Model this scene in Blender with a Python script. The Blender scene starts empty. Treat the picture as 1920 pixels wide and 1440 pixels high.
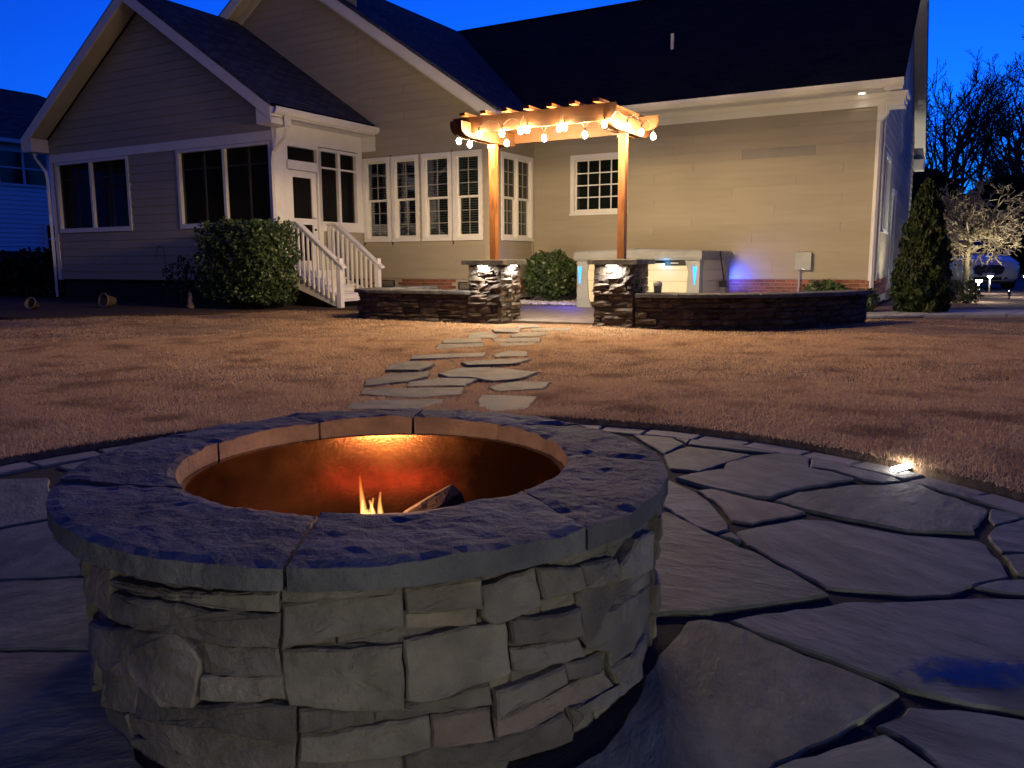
import bpy, math, random
import numpy as np
from mathutils import Matrix, Vector

# ------------------------------------------------------------------ scene set-up
SC = bpy.context.scene
COL = SC.collection
PI = math.pi
R = math.radians

# camera: eye 0.95 m above the patio, crouching behind the fire pit
PITCH, ROLL = R(8.5), R(-0.28)
EYE = Vector((0, 0, 0.95))
F = Vector((0, math.cos(PITCH), -math.sin(PITCH)))
R0 = Vector((1, 0, 0)); U0 = R0.cross(F)
RT = R0 * math.cos(ROLL) + U0 * math.sin(ROLL)
UP = -R0 * math.sin(ROLL) + U0 * math.cos(ROLL)
cam_d = bpy.data.cameras.new('camera'); cam = bpy.data.objects.new('camera', cam_d); COL.objects.link(cam)
cam_d.sensor_width = 36.0; cam_d.lens = 1540 / 1920 * 36.0
cam_d.clip_start = 0.02; cam_d.clip_end = 2000
cam.matrix_world = Matrix(((RT.x, UP.x, -F.x, EYE.x), (RT.y, UP.y, -F.y, EYE.y), (RT.z, UP.z, -F.z, EYE.z), (0, 0, 0, 1)))
SC.camera = cam

# world: deep blue dusk sky
W = bpy.data.worlds.new('World'); SC.world = W; W.use_nodes = True
wn, wl = W.node_tree.nodes, W.node_tree.links
bg = wn['Background']
sky = wn.new('ShaderNodeTexSky'); sky.sky_type = 'NISHITA'; sky.sun_disc = False
SUN_EL, SUN_ROT = -4.0, 20.0
sky.sun_elevation = R(SUN_EL); sky.sun_rotation = R(SUN_ROT); sky.altitude = 200
sky.air_density = 1.0; sky.dust_density = 0.4; sky.ozone_density = 3.0
wm = wn.new('ShaderNodeMixRGB'); wm.blend_type = 'MULTIPLY'; wm.inputs[0].default_value = 1
wm.inputs[2].default_value = (0.02, 0.42, 1.35, 1)
wl.new(sky.outputs[0], wm.inputs[1]); wl.new(wm.outputs[0], bg.inputs[0])
bg.inputs[1].default_value = 9.0

# the last of the afterglow, low and wide
sun_d = bpy.data.lights.new('afterglow', 'SUN'); sun_d.energy = 0.075; sun_d.angle = R(40); sun_d.color = (1.0, 0.88, 0.82)
sun = bpy.data.objects.new('afterglow', sun_d); COL.objects.link(sun)
sun.location = (0, -20, 20)
sun.rotation_euler = (R(62), 0, R(-25))

SC.view_settings.view_transform = 'Standard'; SC.view_settings.look = 'None'
SC.view_settings.gamma = 1; SC.view_settings.exposure = 0.0; SC.view_settings.use_curve_mapping = False
SC.render.engine = 'CYCLES'
cy = SC.cycles
cy.use_denoising = True
cy.max_bounces = 6; cy.diffuse_bounces = 3; cy.glossy_bounces = 3; cy.transmission_bounces = 4; cy.transparent_max_bounces = 10
cy.sample_clamp_indirect = 3.0; cy.sample_clamp_direct = 0; cy.caustics_reflective = False; cy.caustics_refractive = False
cy.use_light_tree = True

TH = R(29.8)                      # the house stands turned 29.8 degrees to the view
CT, ST = math.cos(TH), math.sin(TH)
def hw(u, v, z=0.0): return Vector((u * CT + v * ST, -u * ST + v * CT, z))
def wh(x, y): return (x * CT - y * ST, x * ST + y * CT)

# ------------------------------------------------------------------ materials
def _m(name):
    m = bpy.data.materials.new(name); m.use_nodes = True
    nt = m.node_tree; return m, nt.nodes, nt.links, nt.nodes['Principled BSDF']
def c4(c): return (c[0], c[1], c[2], 1)
def nmat(name, c1, c2=None, scale=4.0, rough=.8, bump=.0, bscale=40., bdist=.01, vary=0., metal=0., stretch=(1, 1, 1), spec=.3, c3=None, s3=1.0, detail=6, hue=0., offs=True, lo=.35, hi=.65, spin=False, tints=None):
    m, n, l, b = _m(name)
    c2 = c2 or c1
    tc = n.new('ShaderNodeTexCoord'); mp = n.new('ShaderNodeMapping'); mp.inputs['Scale'].default_value = stretch
    oi = n.new('ShaderNodeObjectInfo')
    if spin:
        vr_ = n.new('ShaderNodeVectorRotate'); vr_.rotation_type = 'Z_AXIS'; sm_ = n.new('ShaderNodeMath'); sm_.operation = 'MULTIPLY'; sm_.inputs[1].default_value = 6.28
        l.new(oi.outputs['Random'], sm_.inputs[0]); l.new(sm_.outputs[0], vr_.inputs['Angle']); l.new(tc.outputs['Object'], vr_.inputs['Vector']); l.new(vr_.outputs[0], mp.inputs[0])
    else: l.new(tc.outputs['Object'], mp.inputs[0])
    vec = mp.outputs[0]
    if offs:
        ad = n.new('ShaderNodeVectorMath'); ad.operation = 'ADD'
        ml = n.new('ShaderNodeMath'); ml.operation = 'MULTIPLY'; ml.inputs[1].default_value = 37.0
        l.new(oi.outputs['Random'], ml.inputs[0]); l.new(vec, ad.inputs[0]); l.new(ml.outputs[0], ad.inputs[1]); vec = ad.outputs[0]
    nz = n.new('ShaderNodeTexNoise'); nz.inputs['Scale'].default_value = scale; nz.inputs['Detail'].default_value = detail; nz.inputs['Roughness'].default_value = .6
    l.new(vec, nz.inputs['Vector'])
    mr = n.new('ShaderNodeMapRange'); mr.inputs[1].default_value = lo; mr.inputs[2].default_value = hi
    l.new(nz.outputs[0], mr.inputs[0])
    mx = n.new('ShaderNodeMixRGB'); mx.inputs[1].default_value = c4(c1); mx.inputs[2].default_value = c4(c2)
    l.new(mr.outputs[0], mx.inputs[0]); col = mx.outputs[0]
    if c3:
        n3 = n.new('ShaderNodeTexNoise'); n3.inputs['Scale'].default_value = s3; n3.inputs['Detail'].default_value = 4
        l.new(vec, n3.inputs['Vector'])
        m3 = n.new('ShaderNodeMapRange'); m3.inputs[1].default_value = .5; m3.inputs[2].default_value = .68
        l.new(n3.outputs[0], m3.inputs[0])
        x3 = n.new('ShaderNodeMixRGB'); l.new(m3.outputs[0], x3.inputs[0]); l.new(col, x3.inputs[1]); x3.inputs[2].default_value = c4(c3); col = x3.outputs[0]
    if vary or hue:
        hs = n.new('ShaderNodeHueSaturation')
        v = n.new('ShaderNodeMapRange'); v.inputs[3].default_value = 1 - vary; v.inputs[4].default_value = 1 + vary
        l.new(oi.outputs['Random'], v.inputs[0]); l.new(v.outputs[0], hs.inputs['Value'])
        if hue:
            w = n.new('ShaderNodeTexWhiteNoise'); w.noise_dimensions = '1D'; l.new(oi.outputs['Random'], w.inputs['W'])
            h = n.new('ShaderNodeMapRange'); h.inputs[3].default_value = .5 - hue; h.inputs[4].default_value = .5 + hue
            l.new(w.outputs['Value'], h.inputs[0]); l.new(h.outputs[0], hs.inputs['Hue'])
        l.new(col, hs.inputs['Color']); col = hs.outputs[0]
    if tints:       # each piece its own cast
        wn_ = n.new('ShaderNodeTexWhiteNoise'); wn_.noise_dimensions = '1D'; ml_ = n.new('ShaderNodeMath'); ml_.operation = 'MULTIPLY'; ml_.inputs[1].default_value = 91.7
        l.new(oi.outputs['Random'], ml_.inputs[0]); l.new(ml_.outputs[0], wn_.inputs['W'])
        cr = n.new('ShaderNodeValToRGB'); cr.color_ramp.interpolation = 'CONSTANT'; el_ = cr.color_ramp.elements
        while len(el_) < len(tints): el_.new(.5)
        for i_, t_ in enumerate(tints): el_[i_].position = i_ / len(tints); el_[i_].color = c4(t_)
        l.new(wn_.outputs['Value'], cr.inputs[0])
        tm = n.new('ShaderNodeMixRGB'); tm.blend_type = 'MULTIPLY'; tm.inputs[0].default_value = 1; l.new(col, tm.inputs[1]); l.new(cr.outputs[0], tm.inputs[2]); col = tm.outputs[0]
    l.new(col, b.inputs['Base Color'])
    b.inputs['Roughness'].default_value = rough; b.inputs['Metallic'].default_value = metal
    b.inputs['Specular IOR Level'].default_value = spec
    if bump:
        nb = n.new('ShaderNodeTexNoise'); nb.inputs['Scale'].default_value = bscale; nb.inputs['Detail'].default_value = 7; nb.inputs['Roughness'].default_value = .62
        l.new(vec, nb.inputs['Vector'])
        bp = n.new('ShaderNodeBump'); bp.inputs['Strength'].default_value = bump; bp.inputs['Distance'].default_value = bdist
        l.new(nb.outputs[0], bp.inputs['Height']); l.new(bp.outputs[0], b.inputs['Normal'])
    return m
def emat(name, col, s):
    m, n, l, b = _m(name); n.remove(b)
    e = n.new('ShaderNodeEmission'); e.inputs[0].default_value = c4(col); e.inputs[1].default_value = s
    l.new(e.outputs[0], n['Material Output'].inputs[0]); return m
def glassmat(name, tint, refl=.12, rough=.02):
    m, n, l, b = _m(name); n.remove(b)
    t = n.new('ShaderNodeBsdfTransparent'); t.inputs[0].default_value = c4(tint)
    g = n.new('ShaderNodeBsdfGlossy'); g.inputs['Roughness'].default_value = rough
    lw = n.new('ShaderNodeFresnel'); lw.inputs[0].default_value = 1.5
    mx = n.new('ShaderNodeMixShader'); ad = n.new('ShaderNodeMath'); ad.inputs[1].default_value = refl * .4
    l.new(lw.outputs[0], ad.inputs[0]); l.new(ad.outputs[0], mx.inputs[0]); l.new(t.outputs[0], mx.inputs[1]); l.new(g.outputs[0], mx.inputs[2])
    l.new(mx.outputs[0], n['Material Output'].inputs[0]); return m
def screenmat(name):
    m, n, l, b = _m(name); n.remove(b)
    t = n.new('ShaderNodeBsdfTransparent'); d = n.new('ShaderNodeBsdfDiffuse'); d.inputs[0].default_value = (.012, .012, .014, 1)
    mx = n.new('ShaderNodeMixShader'); mx.inputs[0].default_value = .5
    l.new(t.outputs[0], mx.inputs[1]); l.new(d.outputs[0], mx.inputs[2]); l.new(mx.outputs[0], n['Material Output'].inputs[0]); return m
def brickroof(name, swap):
    m, n, l, b = _m(name)
    tc = n.new('ShaderNodeTexCoord'); mp = n.new('ShaderNodeMapping')
    if swap: mp.inputs['Rotation'].default_value = (0, 0, PI / 2)
    l.new(tc.outputs['Object'], mp.inputs[0])
    br = n.new('ShaderNodeTexBrick'); br.inputs['Scale'].default_value = 1; br.inputs['Brick Width'].default_value = .3; br.inputs['Row Height'].default_value = .115
    br.inputs['Mortar Size'].default_value = .008
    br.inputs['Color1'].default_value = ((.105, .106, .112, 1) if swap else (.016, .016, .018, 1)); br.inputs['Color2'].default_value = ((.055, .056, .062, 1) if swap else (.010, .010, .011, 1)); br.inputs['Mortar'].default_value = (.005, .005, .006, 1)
    l.new(mp.outputs[0], br.inputs[0]); l.new(br.outputs[0], b.inputs['Base Color'])
    b.inputs['Roughness'].default_value = .95; b.inputs['Specular IOR Level'].default_value = .1
    nz = n.new('ShaderNodeTexNoise'); nz.inputs['Scale'].default_value = 60
    bp = n.new('ShaderNodeBump'); bp.inputs['Strength'].default_value = .5; bp.inputs['Distance'].default_value = .01
    l.new(br.outputs['Fac'], bp.inputs['Height']); bp.invert = True; l.new(bp.outputs[0], b.inputs['Normal'])
    return m

M = {}
TINT = [(.88, .86, .82), (.72, .71, .71), (.84, .75, .71), (.66, .66, .64), (.90, .86, .77), (.78, .74, .74), (.58, .57, .57)]
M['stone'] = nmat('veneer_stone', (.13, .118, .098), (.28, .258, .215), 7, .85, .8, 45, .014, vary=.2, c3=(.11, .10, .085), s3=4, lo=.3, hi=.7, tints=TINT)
M['stone_shaded'] = nmat('veneer_stone_shaded', (.055, .042, .034), (.13, .105, .085), 9, .8, .6, 55, .012, vary=.3, c3=(.03, .025, .02), s3=5, tints=TINT)  # veneer stone darkened, so wall and pillar faces carry their shade in the colour
M['step'] = nmat('stepping_stone', (.085, .078, .062), (.165, .15, .12), 6, .8, .5, 25, .01, vary=.15, c3=(.19, .14, .09), s3=4)
M['mortar'] = nmat('mortar', (.025, .022, .02), (.05, .045, .04), 20, .95, .5, 60)
M['cap'] = nmat('slate_cap', (.062, .064, .070), (.135, .134, .132), 5, .8, 1.0, 30, .022, vary=.14, c3=(.07, .07, .075), s3=3, spec=.25)
M['flag'] = nmat('flagstone', (.110, .119, .099), (.190, .199, .165), 6, .74, .85, 11, .014, vary=.14, stretch=(1, 2.0, 1), c3=(.078, .084, .077), s3=2.4, spec=.25, spin=True, tints=[(1, .95, .86), (.86, .87, .90), (1.0, .88, .80), (.78, .80, .80), (.95, .93, .80), (.88, .86, .88)])
M['edge'] = nmat('edge_paver', (.15, .14, .12), (.23, .215, .185), 8, .8, .4, 50, .006, vary=.2, hue=.015)
M['gravel'] = nmat('joint_grit', (.010, .009, .008), (.035, .032, .028), 160, .95, .9, 220, .01)
M['soil'] = nmat('soil', (.025, .017, .012), (.055, .040, .028), 14, 1, .6, 30)
M['straw'] = nmat('pine_straw', (.12, .07, .045), (.34, .23, .16), 45, 1, 1.0, 60, .03)
M['mulch'] = nmat('mulch', (.020, .012, .009), (.10, .062, .045), 55, 1, 1.0, 45, .03)
M['thatch'] = nmat('thatch', (.11, .065, .038), (.30, .20, .12), 22, 1, .8, 60, .02, c3=(.11, .07, .045), s3=3, lo=.3, hi=.7)
M['grass'] = nmat('dormant_grass', (.40, .255, .15), (.80, .575, .37), 120, .85, c3=(.33, .21, .135), s3=2.0, detail=3, lo=.3, hi=.7, spec=.15)
def translucent(m, k):
    n, l = m.node_tree.nodes, m.node_tree.links; b = n['Principled BSDF']; t = n.new('ShaderNodeBsdfTranslucent'); mx = n.new('ShaderNodeMixShader'); mx.inputs[0].default_value = k
    l.new(b.inputs['Base Color'].links[0].from_socket, t.inputs[0]); l.new(b.outputs[0], mx.inputs[1]); l.new(t.outputs[0], mx.inputs[2]); l.new(mx.outputs[0], n['Material Output'].inputs[0])
translucent(M['grass'], .5)
M['siding'] = nmat('siding_paint', (.355, .312, .235), (.385, .338, .255), 3, .62, .15, 70, .002, vary=.04, stretch=(.4, .4, 3))
M['siding_patch'] = nmat('siding_primer', (.28, .255, .22), (.31, .28, .245), 3, .6, .15, 70, .002)
M['trim'] = nmat('white_trim', (.74, .72, .68), (.80, .78, .75), 3, .5, .1, 40, .002, vary=.02)
M['soffit'] = nmat('soffit', (.50, .46, .40), (.54, .50, .44), 3, .65)
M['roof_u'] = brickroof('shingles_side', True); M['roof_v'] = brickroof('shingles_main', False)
M['brick'] = nmat('red_brick', (.20, .075, .05), (.32, .13, .085), 12, .9, .5, 60, .006, vary=.25, hue=.01)
M['bmort'] = nmat('brick_mortar', (.40, .36, .31), (.48, .44, .38), 20, .95, .3, 60)
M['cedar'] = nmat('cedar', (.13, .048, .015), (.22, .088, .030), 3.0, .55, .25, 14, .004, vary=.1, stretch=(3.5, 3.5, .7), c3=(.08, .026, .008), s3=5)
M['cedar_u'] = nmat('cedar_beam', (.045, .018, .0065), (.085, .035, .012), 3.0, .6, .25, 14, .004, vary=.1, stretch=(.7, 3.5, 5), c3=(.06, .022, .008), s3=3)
M['glass'] = glassmat('window_glass', (.75, .8, .8), .2)
M['screen'] = screenmat('insect_screen')
M['grille'] = nmat('window_grille', (.26, .26, .24), (.30, .30, .28), 3, .5)
M['blind'] = nmat('blind', (.45, .44, .40), (.50, .49, .45), 3, .6)
M['room'] = nmat('dark_room', (.03, .03, .035), (.05, .05, .055), 2, .9)
M['floor'] = nmat('deck', (.18, .15, .12), (.25, .21, .17), 3, .8)
M['metal'] = nmat('dark_metal', (.03, .03, .032), (.05, .05, .05), 9, .4, metal=.6)
M['alu'] = nmat('brushed_aluminium', (.5, .5, .5), (.6, .6, .6), 9, .35, metal=.9)
M['black'] = nmat('black_plastic', (.012, .012, .013), (.02, .02, .02), 9, .45)
M['greybox'] = nmat('grey_enamel', (.34, .36, .34), (.40, .42, .40), 4, .5)
M['tubgrey'] = nmat('grey_resin', (.24, .25, .265), (.29, .305, .32), 3, .5, .1, 60, .003)
M['tubcover'] = nmat('grey_vinyl', (.18, .188, .20), (.25, .26, .275), 2.5, .55, .35, 5, .02)
M['tubpanel'] = nmat('pale_panel', (.62, .56, .44), (.68, .62, .50), 2, .55, .1, 40, .002, vary=.03)
M['led'] = emat('blue_led', (.02, .18, 1.0), 6)
M['ledc'] = emat('cyan_led', (.03, .55, 1.0), 26)
M['bulb'] = emat('warm_bulb', (1.0, .70, .35), 1750)
M['lampw'] = emat('white_lamp', (1.0, .93, .80), 60)
M['lampd'] = emat('dim_lamp', (1.0, .93, .80), 3)
M['lampc'] = emat('cool_lamp', (1.0, .97, .92), 45)
M['leaf'] = nmat('hedge_leaf', (.030, .055, .016), (.085, .13, .045), 30, .45, vary=.0, spec=.5, detail=2)
M['leaf_d'] = nmat('shrub_leaf', (.020, .036, .014), (.06, .09, .035), 30, .5, spec=.4, detail=2)
M['terrace'] = nmat('terrace_paver', (.10, .085, .08), (.17, .15, .14), 6, .7, .4, 30, .006)
M['arbor'] = nmat('arborvitae_leaf', (.008, .017, .006), (.028, .046, .014), 14, .6, detail=3, c3=(.05, .055, .016), s3=3)
M['pine'] = nmat('dark_evergreen', (.008, .014, .008), (.022, .034, .018), 6, .8)
M['bark'] = nmat('bark', (.05, .042, .035), (.10, .085, .07), 12, .9, .8, 30, .02)
M['pale_bark'] = nmat('pale_bark', (.28, .23, .15), (.48, .41, .28), 10, .8, .4, 40, .01)
M['nsiding'] = nmat('neighbour_siding', (.78, .80, .82), (.82, .83, .85), 3, .6)
M['walk'] = nmat('concrete_paver', (.36, .35, .32), (.46, .45, .41), 10, .85, .3, 60, .004, vary=.08)
M['asph'] = nmat('driveway', (.07, .07, .07), (.11, .11, .11), 30, .9, .3, 90)
M['paint'] = nmat('silver_paint', (.58, .59, .61), (.60, .61, .63), 2, .25, metal=.25, spec=.6)
M['carglass'] = nmat('car_glass', (.01, .012, .016), (.012, .014, .018), 2, .05, spec=.6)
M['tyre'] = nmat('tyre', (.012, .012, .012), (.02, .02, .02), 20, .9)
M['chrome'] = nmat('chrome', (.75, .76, .78), (.8, .8, .82), 2, .12, metal=1.0)
M['terracotta'] = nmat('terracotta', (.16, .12, .09), (.22, .17, .13), 8, .85, .3, 40)
M['pale_stone'] = nmat('pale_stone', (.42, .40, .36), (.55, .52, .47), 12, .9, .6, 40)
M['steel'] = nmat('steel_liner', (.07, .036, .02), (.32, .18, .095), 2.6, .21, .15, 90, .003, metal=.95, spec=.5, lo=.4, hi=.6)
M['ash'] = nmat('ash', (.02, .018, .016), (.10, .095, .09), 30, 1, .8, 40)
M['char'] = nmat('charred_log', (.010, .008, .007), (.06, .045, .035), 16, .9, 1.0, 30, .02)
M['wire'] = nmat('black_wire', (.01, .01, .01), (.015, .015, .015), 5, .6)
def ember_mat():
    m, n, l, b = _m('embers')
    tc = n.new('ShaderNodeTexCoord'); nz = n.new('ShaderNodeTexNoise'); nz.inputs['Scale'].default_value = 22; nz.inputs['Detail'].default_value = 5
    l.new(tc.outputs['Object'], nz.inputs[0])
    mr = n.new('ShaderNodeMapRange'); mr.inputs[1].default_value = .42; mr.inputs[2].default_value = .7; mr.inputs[4].default_value = 9
    l.new(nz.outputs[0], mr.inputs[0]); l.new(mr.outputs[0], b.inputs['Emission Strength'])
    b.inputs['Emission Color'].default_value = (1, .085, .045, 1); b.inputs['Base Color'].default_value = (.02, .015, .012, 1); b.inputs['Roughness'].default_value = 1
    return m
M['ember'] = ember_mat()
def flame_mat():
    m, n, l, b = _m('flame'); n.remove(b)
    tc = n.new('ShaderNodeTexCoord'); sp = n.new('ShaderNodeSeparateXYZ'); l.new(tc.outputs['Generated'], sp.inputs[0])
    cr = n.new('ShaderNodeValToRGB'); l.new(sp.outputs[2], cr.inputs[0])
    cr.color_ramp.elements[0].color = (1, .30, .05, 1); cr.color_ramp.elements[1].color = (1, .22, .04, 1)
    k = cr.color_ramp.elements.new(.45); k.color = (1, .55, .16, 1)
    lw = n.new('ShaderNodeLayerWeight'); lw.inputs[0].default_value = .5
    iv = n.new('ShaderNodeMath'); iv.operation = 'SUBTRACT'; iv.inputs[0].default_value = 1; l.new(lw.outputs['Facing'], iv.inputs[1])
    pw = n.new('ShaderNodeMath'); pw.operation = 'POWER'; pw.inputs[1].default_value = 2.5; l.new(iv.outputs[0], pw.inputs[0])
    fd = n.new('ShaderNodeMapRange'); fd.inputs[1].default_value = .55; fd.inputs[2].default_value = 1.0; fd.inputs[3].default_value = 1.1; fd.inputs[4].default_value = .05; l.new(sp.outputs[2], fd.inputs[0])
    ml = n.new('ShaderNodeMath'); ml.operation = 'MULTIPLY'; l.new(pw.outputs[0], ml.inputs[0]); l.new(fd.outputs[0], ml.inputs[1])
    e = n.new('ShaderNodeEmission'); l.new(cr.outputs[0], e.inputs[0]); l.new(ml.outputs[0], e.inputs[1])
    t = n.new('ShaderNodeBsdfTransparent'); ad = n.new('ShaderNodeAddShader'); l.new(e.outputs[0], ad.inputs[0]); l.new(t.outputs[0], ad.inputs[1])
    l.new(ad.outputs[0], n['Material Output'].inputs[0]); return m
M['flame'] = flame_mat()
def wet_mat():
    m, n, l, b = _m('wet_film'); b.inputs['Base Color'].default_value = (.012, .014, .02, 1); b.inputs['Roughness'].default_value = .14; b.inputs['Specular IOR Level'].default_value = .28
    tc = n.new('ShaderNodeTexCoord'); nz = n.new('ShaderNodeTexNoise'); nz.inputs['Scale'].default_value = 26; nz.inputs['Detail'].default_value = 6; l.new(tc.outputs['Object'], nz.inputs[0])
    vm = n.new('ShaderNodeVectorMath'); vm.operation = 'DISTANCE'; vm.inputs[1].default_value = (.5, .5, .5); l.new(tc.outputs['Generated'], vm.inputs[0])
    a = n.new('ShaderNodeMath'); a.operation = 'MULTIPLY_ADD'; a.inputs[1].default_value = .55; l.new(nz.outputs[0], a.inputs[0]); l.new(vm.outputs['Value'], a.inputs[2])
    mr = n.new('ShaderNodeMapRange'); mr.inputs[1].default_value = .95; mr.inputs[2].default_value = .62; l.new(a.outputs[0], mr.inputs[0])
    t = n.new('ShaderNodeBsdfTransparent'); mx = n.new('ShaderNodeMixShader'); l.new(mr.outputs[0], mx.inputs[0]); l.new(t.outputs[0], mx.inputs[1]); l.new(b.outputs[0], mx.inputs[2]); l.new(mx.outputs[0], n['Material Output'].inputs[0]); return m
M['wet'] = wet_mat()

# ------------------------------------------------------------------ mesh helpers
class MB:
    def __init__(s): s.v = []; s.f = []
    def add(s, vs, fs):
        k = len(s.v); s.v += [tuple(p) for p in vs]; s.f += [tuple(i + k for i in q) for q in fs]; return s
    def hexa(s, p):      # p: 4 bottom (ccw), 4 top
        return s.add(p, [(3, 2, 1, 0), (4, 5, 6, 7), (0, 1, 5, 4), (1, 2, 6, 5), (2, 3, 7, 6), (3, 0, 4, 7)])
    def box(s, x0, x1, y0, y1, z0, z1):
        return s.hexa([(x0, y0, z0), (x1, y0, z0), (x1, y1, z0), (x0, y1, z0), (x0, y0, z1), (x1, y0, z1), (x1, y1, z1), (x0, y1, z1)])
    def prism(s, poly, z0, z1, inset=0.0, bev=0.0):
        n = len(poly)
        a = sum(poly[i][0] * poly[(i + 1) % n][1] - poly[(i + 1) % n][0] * poly[i][1] for i in range(n))
        if a < 0: poly = poly[::-1]
        k = len(s.v)
        s.v += [(x, y, z0) for x, y in poly]
        if bev:
            ip = inset_poly(poly, bev)
            s.v += [(x, y, z1 - bev) for x, y in poly] + [(x, y, z1) for x, y in ip]
            r = [0, 1, 2]
        else:
            s.v += [(x, y, z1) for x, y in poly]; r = [0, 1]
        s.f.append(tuple(k + i for i in reversed(range(n))))
        for q in r[:-1]:
            for i in range(n):
                j = (i + 1) % n; s.f.append((k + q * n + i, k + q * n + j, k + (q + 1) * n + j, k + (q + 1) * n + i))
        s.f.append(tuple(k + r[-1] * n + i for i in range(n))); return s
    def tube(s, pts, rad, n=6, cap=True):
        pts = [Vector(p) for p in pts]; k = len(s.v)
        if not hasattr(rad, '__len__'): rad = [rad] * len(pts)
        prev = None
        for i, p in enumerate(pts):
            d = (pts[min(i + 1, len(pts) - 1)] - pts[max(i - 1, 0)])
            d = d.normalized() if d.length > 1e-9 else Vector((0, 0, 1))
            if prev is None:
                a = d.cross(Vector((0, 0, 1)));
                if a.length < 1e-3: a = d.cross(Vector((1, 0, 0)))
            else:
                a = prev - d * prev.dot(d)
                if a.length < 1e-6: a = d.cross(Vector((1, 0, 0)))
            a.normalize(); prev = a; b = d.cross(a)
            for j in range(n):
                t = 2 * PI * j / n; q = p + (a * math.cos(t) + b * math.sin(t)) * rad[i]; s.v.append((q.x, q.y, q.z))
        for i in range(len(pts) - 1):
            for j in range(n):
                j2 = (j + 1) % n; s.f.append((k + i * n + j, k + i * n + j2, k + (i + 1) * n + j2, k + (i + 1) * n + j))
        if cap:
            s.f.append(tuple(k + j for j in reversed(range(n)))); s.f.append(tuple(k + (len(pts) - 1) * n + j for j in range(n)))
        return s
    def lathe(s, prof, c=(0, 0, 0), n=24, close=False):
        k = len(s.v); m_ = len(prof)
        for j in range(n):
            t = 2 * PI * j / n
            for r, z in prof: s.v.append((c[0] + r * math.cos(t), c[1] + r * math.sin(t), c[2] + z))
        for j in range(n):
            j2 = (j + 1) % n
            for i in range(m_ if close else m_ - 1):
                i2 = (i + 1) % m_
                s.f.append((k + j * m_ + i, k + j2 * m_ + i, k + j2 * m_ + i2, k + j * m_ + i2))
        return s
def inset_poly(poly, d):
    n = len(poly); out = []
    for i in range(n):
        p0, p1, p2 = Vector(poly[i - 1]), Vector(poly[i]), Vector(poly[(i + 1) % n])
        e1 = (p1 - p0); e2 = (p2 - p1)
        if e1.length < 1e-9 or e2.length < 1e-9: out.append((p1.x, p1.y)); continue
        e1.normalize(); e2.normalize()
        nn = Vector((-e1.y - e2.y, e1.x + e2.x))
        if nn.length < 1e-6: out.append((p1.x, p1.y)); continue
        nn.normalize(); c = max(.4, nn.dot(Vector((-e1.y, e1.x))))
        q = p1 + nn * (d / c); out.append((q.x, q.y))
    return out
def link(o, parent):
    COL.objects.link(o)
    if parent is not None: o.parent = parent
    return o
ORG = {}
def root(name, label, cat, org, frame='h', group=None, kind=None):
    o = bpy.data.objects.new(name, None); COL.objects.link(o); o.empty_display_size = .2
    if frame == 'h': o.location = hw(*org); o.rotation_euler = (0, 0, -TH)
    else: o.location = org
    ORG[o.name] = Vector(org)
    settag(o, label, cat, group, kind); return o
def settag(o, label=None, cat=None, group=None, kind=None):
    if label: o['label'] = label
    if cat: o['category'] = cat
    if group: o['group'] = group
    if kind: o['kind'] = kind
    return o
def mesh_of(mb, name, org=None, smooth=False):
    me = bpy.data.meshes.new(name)
    v = mb.v if org is None else [(a - org[0], b - org[1], c - org[2]) for a, b, c in mb.v]
    me.from_pydata(v, [], mb.f); me.update()
    if smooth: me.polygons.foreach_set('use_smooth', [True] * len(me.polygons))
    return me
def part(name, mb, mat, parent, smooth=False, kind=None):
    org = ORG[parent.name]
    o = bpy.data.objects.new(name, mesh_of(mb, name, org, smooth)); o.data.materials.append(M[mat] if isinstance(mat, str) else mat)
    link(o, parent); ORG[o.name] = org
    if kind: o['kind'] = kind
    return o
def single(name, mb, mat, label, cat, org, frame='h', group=None, smooth=False, kind=None):
    o = bpy.data.objects.new(name, mesh_of(mb, name, Vector(org), smooth)); o.data.materials.append(M[mat])
    COL.objects.link(o); ORG[o.name] = Vector(org)
    if frame == 'h': o.location = hw(*org); o.rotation_euler = (0, 0, -TH)
    else: o.location = org
    return settag(o, label, cat, group, kind)
def light(name, typ, energy, col, parent, pos, direction=None, radius=.03, spot=None, size=None, blend=.6):
    d = bpy.data.lights.new(name, typ); d.energy = energy; d.color = col
    if typ in ('POINT', 'SPOT'): d.shadow_soft_size = radius
    if typ == 'SPOT': d.spot_size = R(spot); d.spot_blend = blend
    if typ == 'AREA': d.shape = 'RECTANGLE'; d.size, d.size_y = size
    o = bpy.data.objects.new(name, d); link(o, parent)
    o.location = Vector(pos) - ORG[parent.name]
    if direction is not None: o.rotation_euler = Vector(direction).to_track_quat('-Z', 'Y').to_euler()
    return o
def wob(poly, step, amp, rng):
    """walk a polygon's outline, adding points that wander a little"""
    out = []
    n = len(poly)
    for i in range(n):
        a, b = Vector(poly[i]), Vector(poly[(i + 1) % n]); L = (b - a).length; k = max(1, int(L / step))
        nrm = Vector((-(b - a).y, (b - a).x)).normalized() if L > 1e-6 else Vector((0, 0))
        for j in range(k):
            t = j / k; q = a + (b - a) * t
            q = q + nrm * (rng.uniform(-amp, amp) if j else rng.uniform(-amp, amp) * .4); out.append((q.x, q.y))
    return out
def pip(poly, x, y):
    c = False; n = len(poly); j = n - 1
    for i in range(n):
        xi, yi = poly[i]; xj, yj = poly[j]
        if (yi > y) != (yj > y) and x < (xj - xi) * (y - yi) / (yj - yi) + xi: c = not c
        j = i
    return c
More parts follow.
